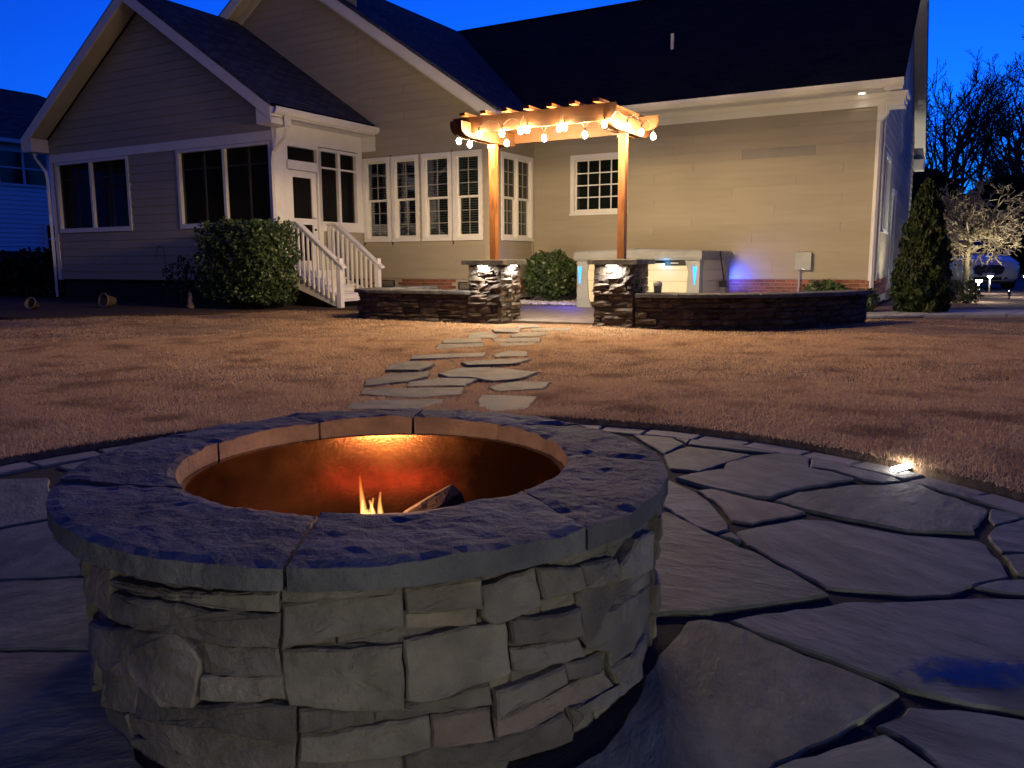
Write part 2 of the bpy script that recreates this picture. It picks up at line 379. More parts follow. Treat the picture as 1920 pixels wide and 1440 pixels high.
def np_pip(poly, X, Y):
    c = np.zeros(len(X), bool); n = len(poly); j = n - 1
    for i in range(n):
        xi, yi = poly[i]; xj, yj = poly[j]
        if yi != yj:
            c ^= ((yi > Y) != (yj > Y)) & (X < (xj - xi) * (Y - yi) / (yj - yi) + xi)
        j = i
    return c
def mesh_np(name, V, Fc):
    """fast mesh from arrays; Fc is (n, k)"""
    me = bpy.data.meshes.new(name); V = np.asarray(V, np.float32); Fc = np.asarray(Fc, np.int32); k = Fc.shape[1]
    me.vertices.add(len(V)); me.vertices.foreach_set('co', V.ravel())
    me.loops.add(Fc.size); me.loops.foreach_set('vertex_index', Fc.ravel())
    me.polygons.add(len(Fc)); me.polygons.foreach_set('loop_start', np.arange(0, Fc.size, k, dtype=np.int32))
    me.update(calc_edges=True); return me
FLAG = [[(0.879,4.028),(1.147,3.838),(1.002,3.713),(0.827,3.531),(0.711,3.59),(0.73,3.847)],[(0.659,4.315),(0.84,4.23),(0.87,4.076),(0.732,3.869),(0.672,4.195)],[(0.857,4.23),(0.929,4.202),(0.883,4.089)],[(0.957,4.175),(1.193,4.033),(1.4,3.957),(1.264,3.869),(0.894,4.076),(0.935,4.189)],[(1.2,3.826),(1.348,3.867),(1.397,3.779),(1.325,3.578),(1.4,3.501),(1.447,3.393),(1.227,3.28),(1.15,3.241),(1.015,3.128),(0.953,3.137),(0.801,3.287),(0.703,3.424),(0.816,3.503),(0.945,3.566),(0.982,3.673),(1.138,3.805)],[(1.409,3.778),(1.516,3.662),(1.625,3.451),(1.625,3.347),(1.542,3.332),(1.49,3.383),(1.469,3.436),(1.419,3.538),(1.34,3.587)],[(1.016,3.084),(1.147,3.194),(1.302,3.246),(1.426,3.3),(1.524,3.29),(1.622,3.322),(1.698,3.354),(1.691,3.2),(1.77,2.967),(1.715,2.877),(1.601,2.751),(1.576,2.7),(1.421,2.708),(1.358,2.721),(1.276,2.804),(1.181,2.873),(1.074,3.006)],[(1.715,3.362),(1.796,3.269),(1.891,2.945),(1.806,3.001),(1.718,3.223)],[(1.79,2.96),(1.863,2.894),(1.83,2.856),(1.766,2.82),(1.698,2.785),(1.714,2.852)],[(1.689,2.756),(1.821,2.832),(1.913,2.758),(1.736,2.49),(1.56,2.507),(1.609,2.672)],[(1.538,2.465),(1.723,2.471),(1.58,2.256),(1.491,2.314)],[(0.755,3.232),(0.811,3.255),(0.952,3.093),(1.036,3.021),(1.083,2.945),(1.058,2.92),(0.85,2.81),(0.788,2.848),(0.789,3.046)],[(0.666,3.399),(0.737,3.209),(0.761,3.032),(0.765,2.812),(0.744,2.747),(0.695,2.714),(0.647,2.784),(0.577,3.014),(0.626,3.234)],[(0.7,2.669),(0.745,2.702),(0.762,2.636),(0.749,2.615),(0.722,2.647)],[(0.773,2.718),(0.834,2.757),(1.041,2.85),(1.139,2.824),(1.154,2.806),(1.334,2.671),(1.541,2.609),(1.545,2.572),(1.46,2.306),(1.378,2.271),(1.294,2.232),(1.219,2.183),(1.104,2.17),(0.996,2.205),(0.894,2.233),(0.802,2.499),(0.773,2.589),(0.774,2.63),(0.768,2.685)],[(0.504,2.896),(0.57,2.934),(0.696,2.637),(0.781,2.475),(0.842,2.298),(0.877,2.176),(0.846,2.162),(0.666,2.103),(0.494,2.061),(0.323,2.066),(0.356,2.398)],[(0.568,2.011),(0.66,2.049),(0.797,2.078),(0.898,2.118),(0.993,2.11),(1.223,2.135),(1.397,2.133),(1.573,2.113),(1.157,1.521),(1.049,1.569),(0.925,1.622),(0.858,1.669),(0.79,1.75),(0.702,1.847),(0.601,1.943)],[(0.455,2.009),(0.495,2.018),(0.554,1.995),(0.657,1.859),(0.76,1.743),(0.826,1.649),(0.795,1.621),(0.64,1.497),(0.484,1.401),(0.432,1.337),(0.292,1.214),(0.014,1.216),(0.063,1.34),(0.169,1.444),(0.269,1.63),(0.298,1.723),(0.348,1.826),(0.425,1.957)],[(0.732,1.526),(0.793,1.557),(0.826,1.589),(0.958,1.57),(1.03,1.539),(1.135,1.489),(0.957,1.235),(0.746,1.236),(0.786,1.381),(0.777,1.444),(0.76,1.49)],[(0.482,1.383),(0.605,1.44),(0.724,1.489),(0.743,1.442),(0.771,1.379),(0.736,1.25),(0.66,1.187),(0.405,1.188),(0.442,1.337)],[(1.322,2.228),(1.41,2.266),(1.486,2.277),(1.604,2.268),(1.535,2.164),(1.422,2.173),(1.366,2.189)],[(-2.344,3.437),(-2.025,3.476),(-1.821,3.147),(-1.682,2.919),(-1.892,2.747)],[(-1.87,2.713),(-1.654,2.88),(-1.543,2.725),(-1.264,2.342),(-1.602,2.304)],[(-1.678,2.277),(-1.251,2.316),(-1.111,2.103),(-0.99,1.873),(-1.395,1.869)],[(-1.433,1.85),(-0.981,1.856),(-0.832,1.594),(-0.716,1.426),(-0.626,1.33),(-1.02,1.276)]]
STEP = [[(0.11,11.655),(0.348,11.779),(0.357,11.371),(0.107,11.257)],[(-0.238,11.027),(0.085,11.132),(0.061,10.539),(-0.192,10.668)],[(0.288,11.12),(0.783,11.216),(0.757,10.847),(0.279,10.757)],[(-0.503,10.243),(-0.383,10.565),(-0.203,10.227),(-0.195,9.82),(-0.5,9.797)],[(0.012,10.215),(0.236,10.597),(0.458,10.362),(0.296,9.992),(0.021,9.907)],[(-0.768,9.564),(-0.387,9.676),(-0.351,9.187),(-0.753,9.156)],[(-0.209,9.629),(0.304,9.697),(0.29,9.242),(-0.167,9.265)],[(-0.793,9.041),(-0.348,9.102),(-0.32,8.777),(-0.769,8.569)],[(-0.148,9.093),(0.269,9.106),(0.13,8.755),(-0.079,8.797)],[(-0.937,7.979),(-0.283,8.163),(-0.302,7.863),(-0.683,7.755),(-0.933,7.704)],[(-0.159,7.92),(-0.029,8.289),(0.123,8.241),(0.131,7.844),(-0.128,7.793)],[(-1.067,7.255),(-0.906,7.469),(-0.729,7.35),(-0.756,7.085),(-0.811,6.888),(-1.041,6.897)],[(-0.431,7.338),(-0.275,7.501),(0.14,7.565),(0.001,7.267),(-0.369,7.174)],[(-0.575,6.645),(-0.436,6.972),(-0.231,6.994),(0.198,6.709),(0.035,6.363),(-0.138,6.246),(-0.321,6.46),(-0.489,6.466)],[(-1.094,6.239),(-0.969,6.57),(-0.715,6.696),(-0.704,6.474),(-0.823,6.19),(-1.065,6.007)],[(-0.749,6.149),(-0.561,6.342),(-0.302,6.292),(-0.376,5.985),(-0.749,5.96)],[(-0.141,5.869),(0.023,6.123),(0.26,6.115),(0.194,5.823),(-0.085,5.728)],[(-1.039,5.792),(-0.378,5.841),(-0.371,5.572),(-0.606,5.453),(-1.024,5.592)],[(-1.013,5.201),(-0.866,5.311),(-0.474,5.329),(-0.474,5.214),(-0.588,5.027),(-1.001,5.038)],[(-0.184,5.503),(0.14,5.431),(0.055,4.983),(-0.101,4.886),(-0.18,5.096)]]
PITST = [[(-130.3,0.352),(-96.7,0.387),(-96.9,0.355),(-113.7,0.354),(-130.5,0.339)],[(-130.5,0.324),(-113.8,0.345),(-96.8,0.347),(-97.0,0.292),(-108.9,0.288),(-117.2,0.288),(-129.4,0.275)],[(-139.0,0.354),(-130.3,0.371),(-130.9,0.275),(-142.2,0.275)],[(-144.6,0.208),(-129.2,0.253),(-115.7,0.285),(-111.6,0.266),(-110.3,0.242),(-111.7,0.158),(-117.6,0.146),(-124.3,0.171),(-145.7,0.146)],[(-108.9,0.282),(-97.3,0.283),(-96.7,0.24),(-109.6,0.223)],[(-110.0,0.217),(-96.6,0.236),(-96.5,0.196),(-104.3,0.181),(-110.2,0.174)],[(-123.8,0.165),(-117.6,0.142),(-111.0,0.156),(-104.3,0.176),(-95.0,0.179),(-95.0,0.117),(-108.6,0.124),(-124.8,0.098)],[(-127.9,0.082),(-108.6,0.12),(-95.3,0.11),(-95.8,-0.02),(-121.7,-0.02),(-120.3,0.067),(-126.6,0.052)],[(-146.1,0.138),(-124.8,0.165),(-125.6,0.097),(-128.4,0.089),(-138.0,0.058),(-137.4,0.112)],[(-138.6,0.048),(-128.6,0.08),(-127.6,0.037),(-120.8,0.058),(-121.5,-0.018),(-127.8,-0.02),(-135.7,0.016)],[(-96.2,0.392),(-87.3,0.398),(-78.8,0.395),(-78.8,0.382),(-87.3,0.381),(-96.0,0.372)],[(-95.9,0.363),(-87.3,0.378),(-78.8,0.38),(-78.8,0.324),(-87.5,0.314),(-96.0,0.292)],[(-78.3,0.392),(-67.0,0.391),(-67.2,0.345),(-77.9,0.348)],[(-78.3,0.343),(-67.6,0.342),(-67.8,0.309),(-78.2,0.319)],[(-66.6,0.376),(-57.7,0.389),(-56.8,0.319),(-65.1,0.304),(-66.6,0.32)],[(-57.0,0.388),(-48.4,0.366),(-48.1,0.33),(-56.1,0.331)],[(-47.7,0.368),(-39.1,0.354),(-38.7,0.315),(-47.4,0.329)],[(-96.3,0.283),(-79.1,0.284),(-79.1,0.171),(-91.2,0.181),(-95.4,0.186),(-96.2,0.248)],[(-78.4,0.293),(-69.6,0.305),(-62.9,0.299),(-62.4,0.207),(-76.6,0.183),(-78.1,0.189)],[(-61.7,0.3),(-48.6,0.284),(-48.2,0.232),(-61.6,0.259)],[(-61.6,0.242),(-48.5,0.222),(-47.7,0.186),(-61.4,0.202)],[(-48.2,0.308),(-46.5,0.317),(-38.5,0.302),(-24.0,0.27),(-24.1,0.241),(-41.7,0.254),(-46.4,0.203),(-47.6,0.219)],[(-37.4,0.336),(-30.6,0.363),(-22.5,0.353),(-22.9,0.27),(-37.4,0.304)],[(-83.0,0.172),(-65.5,0.183),(-65.5,0.151),(-75.1,0.154),(-83.1,0.151)],[(-94.1,0.172),(-83.4,0.173),(-83.6,0.148),(-94.3,0.133)],[(-94.0,0.125),(-75.5,0.149),(-75.3,0.092),(-79.7,0.083),(-94.4,0.079)],[(-74.8,0.147),(-65.8,0.142),(-65.5,0.084),(-74.8,0.093)],[(-64.4,0.17),(-51.7,0.175),(-51.6,0.147),(-64.5,0.123)],[(-51.2,0.177),(-41.0,0.16),(-41.7,0.127),(-50.9,0.146)],[(-64.5,0.114),(-48.4,0.128),(-41.5,0.12),(-38.0,0.068),(-50.4,0.092),(-58.0,0.08),(-64.5,0.081)],[(-64.9,0.074),(-51.6,0.075),(-50.2,0.052),(-50.2,0.019),(-62.5,0.032),(-64.7,-0.02),(-78.9,-0.02),(-78.9,0.076),(-75.2,0.091)],[(-46.1,0.194),(-41.2,0.249),(-24.0,0.235),(-23.6,0.173),(-32.9,0.129),(-40.4,0.131),(-40.7,0.161)],[(-39.8,0.122),(-32.4,0.118),(-24.9,0.12),(-28.3,0.042),(-47.9,0.062),(-50.0,0.086),(-37.4,0.064)],[(-94.8,0.075),(-80.0,0.08),(-79.2,0.076),(-79.1,-0.02),(-95.1,-0.02)],[(-38.7,0.35),(-37.7,0.33),(-38.0,0.302),(-46.5,0.32),(-47.6,0.328)],[(-50.8,0.088),(-48.8,0.071),(-47.5,0.054),(-50.4,0.019),(-49.8,0.05)]]

# ------------------------------------------------------------------ ground, patio, lawn
rng = random.Random(4)
mb = MB(); mb.add([(-400, -300, -.12), (400, -300, -.12), (400, 500, -.12), (-400, 500, -.12)], [(0, 1, 2, 3)])
g = bpy.data.objects.new('ground', mesh_of(mb, 'ground')); g.data.materials.append(M['soil']); COL.objects.link(g); g['kind'] = 'structure'

PC = (-.36, 2.30); PR = 2.41            # the round patio
PIT = (-.325, 2.02)
mb = MB(); k = 96
mb.v = [(PC[0], PC[1], .016)] + [(PC[0] + (PR + .02) * math.cos(2 * PI * i / k), PC[1] + (PR + .02) * math.sin(2 * PI * i / k), .016) for i in range(k)]
mb.f = [(0, i + 1, (i + 1) % k + 1) for i in range(k)]
patio = bpy.data.objects.new('patio', mesh_of(mb, 'patio')); patio.data.materials.append(M['gravel']); COL.objects.link(patio); patio['kind'] = 'structure'
ORG['patio'] = Vector((0, 0, 0))
def ccw(p): return p if sum(p[i - 1][0] * p[i][1] - p[i][0] * p[i - 1][1] for i in range(len(p))) > 0 else p[::-1]
flags = [wob(inset_poly(ccw(p), -.003), .045, .006, rng) for p in FLAG]
for p in flags:
    part('flagstone', MB().prism(p, -.02, .03 + rng.uniform(-.003, .003), bev=.005), 'flag', patio)
# the rest of the round, away from the traced stones: cells of a jittered grid
seeds = [(PC[0] + i * .62 + rng.uniform(-.2, .2) + (.31 if j % 2 else 0), PC[1] + j * .54 + rng.uniform(-.17, .17)) for i in range(-6, 7) for j in range(-6, 7)]
def clip(poly, px, py, nx, ny):
    out = []
    for i in range(len(poly)):
        a, b = poly[i], poly[(i + 1) % len(poly)]
        da = (a[0] - px) * nx + (a[1] - py) * ny; db = (b[0] - px) * nx + (b[1] - py) * ny
        if da <= 0: out.append(a)
        if (da < 0 < db) or (db < 0 < da):
            t = da / (da - db); out.append((a[0] + (b[0] - a[0]) * t, a[1] + (b[1] - a[1]) * t))
    return out
for s_ in seeds:
    if math.hypot(s_[0] - PC[0], s_[1] - PC[1]) > PR + .5: continue
    cell = [(s_[0] - 1, s_[1] - 1), (s_[0] + 1, s_[1] - 1), (s_[0] + 1, s_[1] + 1), (s_[0] - 1, s_[1] + 1)]
    for t_ in seeds:
        if t_ == s_: continue
        dx, dy = t_[0] - s_[0], t_[1] - s_[1]; L = math.hypot(dx, dy)
        if L > 2.2: continue
        cell = clip(cell, s_[0] + dx / 2, s_[1] + dy / 2, dx / L, dy / L)
        if len(cell) < 3: break
    for i in range(40):
        a = 2 * PI * i / 40; cell = clip(cell, PC[0] + (PR - .16) * math.cos(a), PC[1] + (PR - .16) * math.sin(a), math.cos(a), math.sin(a))
        if len(cell) < 3: break
    if len(cell) < 3: continue
    cell = inset_poly(cell if sum(cell[i - 1][0] * cell[i][1] - cell[i][0] * cell[i - 1][1] for i in range(len(cell))) > 0 else cell[::-1], .014)
    cxm = sum(p[0] for p in cell) / len(cell); cym = sum(p[1] for p in cell) / len(cell)
    smp = cell + [((p[0] + cxm) / 2, (p[1] + cym) / 2) for p in cell] + [(cxm, cym)]
    smp += [((cell[i][0] + cell[i - 1][0]) / 2, (cell[i][1] + cell[i - 1][1]) / 2) for i in range(len(cell))]
    if any(pip(q, *p) for q in flags for p in smp): continue
    if any(pip(cell, *p) for q in flags for p in q): continue
    if math.hypot(cxm - PIT[0], cym - PIT[1]) < .45: continue
    area = abs(sum(cell[i - 1][0] * cell[i][1] - cell[i][0] * cell[i - 1][1] for i in range(len(cell)))) / 2
    if area < .02: continue
    part('flagstone', MB().prism(wob(cell, .06, .005, rng), -.02, .026 + rng.uniform(-.003, .003), bev=.005), 'flag', patio)
# edging course
a = 0.0; LAMP_A = R(29.5)
while a < 2 * PI - .05:
    da = rng.uniform(.105, .135)
    if a + da > 2 * PI - .06: da = 2 * PI - a
    r0, r1 = PR - .135, PR; e = .0035
    ang = [a + e + (da - 2 * e) * i / 4 for i in range(5)]
    poly = [(PC[0] + r1 * math.cos(t), PC[1] + r1 * math.sin(t)) for t in ang] + [(PC[0] + r0 * math.cos(t), PC[1] + r0 * math.sin(t)) for t in reversed(ang)]
    part('edge_paver', MB().prism(poly, -.03, .031 + rng.uniform(-.004, .004), bev=.006), 'edge', patio)
    a += da
# puddle on the big right-hand stone
# (a shallow wet hollow, its rim broken up by the material)
PUD = [(0.84,1.77),(0.90,1.81),(1.0,1.81),(1.1,1.785),(1.20,1.765),(1.24,1.71),(1.19,1.635),(1.09,1.625),(1.0,1.655),(0.91,1.67),(0.84,1.72)]
mb = MB().prism(wob(PUD, .03, .005, rng), .0335, .0345)
o = bpy.data.objects.new('puddle', mesh_of(mb, 'puddle')); o.data.materials.append(M['wet']); COL.objects.link(o); o['kind'] = 'structure'

# lawn: rings round the patio
def lz(x, y):
    d = math.hypot(x - PC[0], y - PC[1]) - PR
    k = min(1, max(0, d) / 1.2)
    return .030 + .026 * (1 - k) + k * (.011 * math.sin(x * 1.7 + 1.3 * math.sin(y * .9)) + .008 * math.sin(y * 2.3 + x * .8 + 1) + .004 * math.sin(5 * x + 3 * y))
rad = [PR + .05]
while rad[-1] < 9: rad.append(rad[-1] + .16 + (rad[-1] - PR) * .03)
while rad[-1] < 160: rad.append(rad[-1] * 1.25)
k = 180; mb = MB()
for i in range(k): t = 2 * PI * i / k; mb.v.append((PC[0] + rad[0] * math.cos(t), PC[1] + rad[0] * math.sin(t), -.06))
for r in rad:
    for i in range(k):
        t = 2 * PI * i / k; x, y = PC[0] + r * math.cos(t), PC[1] + r * math.sin(t); mb.v.append((x, y, lz(x, y) if r < 20 else .03))
for q in range(len(rad)):
    for i in range(k):
        j = (i + 1) % k; mb.f.append((q * k + i, q * k + j, (q + 1) * k + j, (q + 1) * k + i))
lawn = bpy.data.objects.new('lawn', mesh_of(mb, 'lawn', smooth=True)); lawn.data.materials.append(M['thatch']); COL.objects.link(lawn); lawn['kind'] = 'structure'

# stepping stones, sunk in the turf
mb = MB(); pth = [(-.75, 4.8), (-.15, 4.75), (.55, 5.4), (.6, 7), (.75, 9), (.9, 11.3), (.1, 11.6), (-.5, 10), (-.9, 8), (-1.2, 6)]
mb.prism(pth, -.05, .012)
path = bpy.data.objects.new('stepping_stone_path', mesh_of(mb, 'stepping_stone_path')); path.data.materials.append(M['soil']); COL.objects.link(path); path['kind'] = 'structure'
ORG[path.name] = Vector((0, 0, 0))
steps = []
for p in STEP:
    q = wob(inset_poly(ccw(p), -.03), .09, .014, rng); steps.append(q)
    part('stepping_stone', MB().prism(q, -.02, .050 + rng.uniform(-.004, .004), bev=.008), 'step', path)

# beds, terrace, walk, driveway (each a sheet a little above the lawn)
def sheet(name, pts, z, mat, frame='h', th=.1):
    P = [(hw(*p).x, hw(*p).y) for p in pts] if frame == 'h' else pts
    mb = MB().prism(P, z - th, z)
    o = bpy.data.objects.new(name, mesh_of(mb, name)); o.data.materials.append(M[mat]); COL.objects.link(o); o['kind'] = 'structure'; ORG[o.name] = Vector((0, 0, 0)); return o
BED = [(-60, 4.5), (-19, 6.2), (-15.5, 7.3), (-14, 7.75), (-12.5, 9.35), (-11.55, 11.3), (-10.6, 12.2), (-9.4, 12.6), (-9.4, 14.9), (-12, 14.9), (-12, 12.6), (-60, 12.6)]
sheet('mulch_bed', wob(BED[:], .5, .08, rng), .066, 'mulch')
sheet('terrace', [(-9.1, 10.75), (-3.2, 10.75), (-2.2, 12), (-1.7, 13), (-1.9, 16.5), (-9.1, 16.5)], .070, 'terrace')
WALK_L = [(-2.6, 12.9), (-1.5, 13.6), (-.6, 14.6), (.5, 15.2), (2.5, 16.2), (6, 17.0), (14, 18)]
WALK_R = [(14, 19.2), (6, 18.2), (2.3, 17.4), (.2, 16.4), (-.9, 15.8), (-1.7, 14.8)]
sheet('garden_bed', [(-1.7, 14.9), (-.9, 15.9), (.2, 16.5), (2.3, 17.5), (14, 19.3), (14, 26), (2, 26.2), (-1.7, 26.5)], .085, 'straw')
sheet('driveway', [(-1.7, 26.3), (20, 26.3), (40, 60), (-1.7, 60)], .075, 'asph')
wk = sheet('walkway', WALK_L + WALK_R, .055, 'soil')
# walkway slabs between the two lines
def lerp_line(L, t):
    d = [0]
    for i in range(1, len(L)): d.append(d[-1] + math.dist(L[i], L[i - 1]))
    s_ = t * d[-1]
    for i in range(1, len(L)):
        if s_ <= d[i] + 1e-9:
            q = (s_ - d[i - 1]) / (d[i] - d[i - 1]); return (L[i - 1][0] + (L[i][0] - L[i - 1][0]) * q, L[i - 1][1] + (L[i][1] - L[i - 1][1]) * q)
    return L[-1]
LW, RW = [(-2.3, 13.0), (-.6, 14.55), (.5, 15.15), (2.5, 16.15), (6, 16.95), (14, 17.95)], [(-1.8, 14.6), (-.9, 15.85), (.2, 16.45), (2.3, 17.45), (6, 18.25), (14, 19.25)]
NW = 26
for i in range(NW):
    for j in range(2):
        pts = []
        for (t, s_) in ((i / NW, j / 2), ((i + 1) / NW, j / 2), ((i + 1) / NW, (j + 1) / 2), (i / NW, (j + 1) / 2)):
            a, b = lerp_line(LW, t), lerp_line(RW, t); q = hw(a[0] + (b[0] - a[0]) * s_, a[1] + (b[1] - a[1]) * s_); pts.append((q.x, q.y))
        if sum(pts[i_ - 1][0] * pts[i_][1] - pts[i_][0] * pts[i_ - 1][1] for i_ in range(4)) < 0: pts = pts[::-1]
        part('paver', MB().prism(inset_poly(pts, .008), .0, .088, bev=.006), 'walk', wk)

# dormant grass blades
nr = np.random.default_rng(7)
X = []; Y = []
def area_pts(n, y0, y1, k=.80):
    y = np.sqrt(nr.uniform(y0 * y0, y1 * y1, n)); x = nr.uniform(-k, k, n) * y; return x, y
for n, y0, y1 in ((420000, 3.0, 6.2), (300000, 6.2, 10.0), (160000, 10.0, 16.5)):
    x, y = area_pts(n, y0, y1); X.append(x); Y.append(y)
x = nr.uniform(-6, 6, 60000); y = nr.uniform(-2, 3.2, 60000); X.append(x); Y.append(y)
gx = np.concatenate(X); gy = np.concatenate(Y)
keep = np.hypot(gx - PC[0], gy - PC[1]) > PR + .045
for s_ in steps:
    x0, x1 = min(p[0] for p in s_) - .02, max(p[0] for p in s_) + .02; y0, y1 = min(p[1] for p in s_) - .02, max(p[1] for p in s_) + .02
    idx = np.where((gx > x0) & (gx < x1) & (gy > y0) & (gy < y1) & keep)[0]
    if len(idx): keep[idx[np_pip(inset_poly(ccw(s_), -.012), gx[idx], gy[idx])]] = False
gu = gx * CT - gy * ST; gv = gx * ST + gy * CT
bu = np.array([-60, -19, -15.5, -14, -12.5, -11.55, -10.6, -9.4, -9.0, -8.9, -6.85, -6.8, -3.9, -3.85, -3.2, -2.3, -1.6, -1.5, -.6, .5, 2.5, 6, 14]);
bv = np.array([4.5, 6.2, 7.3, 7.75, 9.35, 11.3, 11.6, 11.9, 11.9, 10.32, 10.42, 10.75, 10.75, 10.45, 10.6, 11.15, 12.2, 13.7, 14.6, 15.2, 16.2, 17, 18])
bv = bv + 0 * bu
lim = np.interp(gu, bu, bv) + .05 * np.sin(gu * 7) + .03 * np.sin(gu * 19)
keep &= gv < lim
clump = np.sin(gx * 3.1 + 2 * np.sin(gy * 2.3)) * np.sin(gy * 3.7 + 1.5 * np.sin(gx * 1.9)) + .5 * np.sin(gx * 9 + gy * 5) * np.sin(gy * 11 - gx * 4)
keep &= nr.uniform(0, 1, len(gx)) < np.clip(.92 + .25 * clump, .45, 1)
gx, gy, clump = gx[keep], gy[keep], clump[keep]
n = len(gx)
dist = np.hypot(gx, gy)
h = nr.uniform(.012, .030, n) * (1 + .22 * clump) * np.where(nr.uniform(0, 1, n) > .985, 1.7, 1); w = np.clip(.0016 + dist * .00046, .002, .008) * nr.uniform(.7, 1.3, n)
az = nr.uniform(0, 2 * PI, n); ln = np.abs(nr.normal(.3, .8, n)) * h; la = nr.uniform(0, 2 * PI, n)
d_ = np.hypot(gx - PC[0], gy - PC[1]) - PR; kk = np.clip(d_ / 1.2, 0, 1)
gz = .030 + .026 * (1 - kk) + kk * (.011 * np.sin(gx * 1.7 + 1.3 * np.sin(gy * .9)) + .008 * np.sin(gy * 2.3 + gx * .8 + 1) + .004 * np.sin(5 * gx + 3 * gy)) - .004
V = np.empty((n, 3, 3))
V[:, 0] = np.c_[gx - w * np.cos(az), gy - w * np.sin(az), gz]; V[:, 1] = np.c_[gx + w * np.cos(az), gy + w * np.sin(az), gz]
V[:, 2] = np.c_[gx + ln * np.cos(la), gy + ln * np.sin(la), gz + h]
gr = bpy.data.objects.new('grass', mesh_np('grass', V.reshape(-1, 3), np.arange(n * 3).reshape(n, 3))); gr.data.materials.append(M['grass']); COL.objects.link(gr)
settag(gr, 'short dormant tan grass covering the lawn', 'grass', kind='stuff')

# ------------------------------------------------------------------ the house (u along its back wall, v towards its front)
vA, vB, vC, vR = 12.05, 14.70, 16.60, 27.6
uA0, uP, uR_, uS, uB0 = -19.55, -12.26, -8.93, -1.78, -19.9
ZS, EXP = .58, .178                       # bottom of the siding, board exposure
PIT_ = .667
SK = .028                                 # the side wall runs slightly out of square
def us(v): return uS - SK * (v - vC)
house = root('house', 'tan lap-sided house with screened porch and dark shingle roof', 'house', (-10, 18, 0))
PL = {'A': lambda a, z, d: (a, vA - d, z), 'B': lambda a, z, d: (a, vB - d, z), 'C': lambda a, z, d: (a, vC - d, z),
      'P': lambda a, z, d: (uP + d, a, z), 'R': lambda a, z, d: (uR_ + d, a, z), 'S': lambda a, z, d: (uS - SK * (a - vC) + d, a, z), 'L': lambda a, z, d: (uA0 - d, a, z)}
def slab(mb, pl, a0, a1, z0, z1, d0, d1):
    f = PL[pl]
    p = [f(a0, z0, d1), f(a1, z0, d1), f(a1, z0, d0), f(a0, z0, d0), f(a0, z1, d1), f(a1, z1, d1), f(a1, z1, d0), f(a0, z1, d0)]
    if pl == 'L' or pl in 'ABC': pass
    return mb.hexa(p)
brg = random.Random(11)
def siding(wall, pl, a0, a1, z0, z1, holes=(), lim=None, patch=None):
    f = PL[pl]; i = 0; z = z0
    while z < z1 - .02:
        zt = min(z + EXP, z1)
        cuts = sorted({a0, a1} | {h[0] for h in holes if h[1] > a0 and h[0] < a1} | {h[1] for h in holes if h[1] > a0 and h[0] < a1})
        cuts = [c for c in cuts if a0 <= c <= a1]
        runs = []
        for b0, b1 in zip(cuts[:-1], cuts[1:]):
            zz = [(z, zt)]
            for h in holes:
                if h[0] <= b0 + 1e-6 and h[1] >= b1 - 1e-6:
                    nz = []
                    for q0, q1 in zz:
                        if h[3] <= q0 or h[2] >= q1: nz.append((q0, q1)); continue
                        if h[2] > q0: nz.append((q0, h[2]))
                        if h[3] < q1: nz.append((h[3], q1))
                    zz = nz
            for q in zz:
                if q[1] - q[0] < .015: continue
                if runs and abs(runs[-1][1] - b0) < 1e-6 and runs[-1][2:] == q: runs[-1] = (runs[-1][0], b1) + q
                else: runs.append((b0, b1) + q)
        off = (i * 1.22 + brg.choice((0, .41, .8))) % 3.66
        for b0, b1, q0, q1 in runs:
            br = [b0] + [c for c in [a0 + off + 3.66 * j for j in range(-1, 9)] if b0 + .3 < c < b1 - .3] + [b1]
            if patch and q0 <= patch[2] < q1 + .001 and b0 < patch[0] and b1 > patch[1]: br = sorted(set([b for b in br if not patch[0] - .3 < b < patch[1] + .3] + [patch[0], patch[1]]))
            for c0, c1 in zip(br[:-1], br[1:]):
                l0, l1, t0, t1 = c0, c1, c0, c1
                if lim:
                    m0, m1 = lim(q0); n0, n1 = lim(q1)
                    l0, l1, t0, t1 = max(c0, m0), min(c1, m1), max(c0, n0), min(c1, n1)
                    if l1 - l0 < .05: continue
                    if t1 - t0 < .02: t0 = t1 = (t0 + t1) / 2; t0 -= .01; t1 += .01
                e0 = .0012 if c0 > a0 else 0; e1 = .0012 if c1 < a1 else 0
                j_ = brg.uniform(-.0012, .0012)
                d0, d1 = .017 + j_, .005 + j_
                up = .02 if abs(q1 - zt) < 1e-6 and zt < z1 - .03 else 0
                mb = MB().hexa([f(l0 + e0, q0, d0), f(l1 - e1, q0, d0), f(l1 - e1, q0, -.004), f(l0 + e0, q0, -.004),
                                f(t0 + e0, q1 + up, d1), f(t1 - e1, q1 + up, d1), f(t1 - e1, q1 + up, -.012), f(t0 + e0, q1 + up, -.012)])
                mt = 'siding_patch' if patch and abs(c0 - patch[0]) < .01 and q0 <= patch[2] < q1 else 'siding'
                part('siding_board', mb, mt, wall)
        z += EXP; i += 1
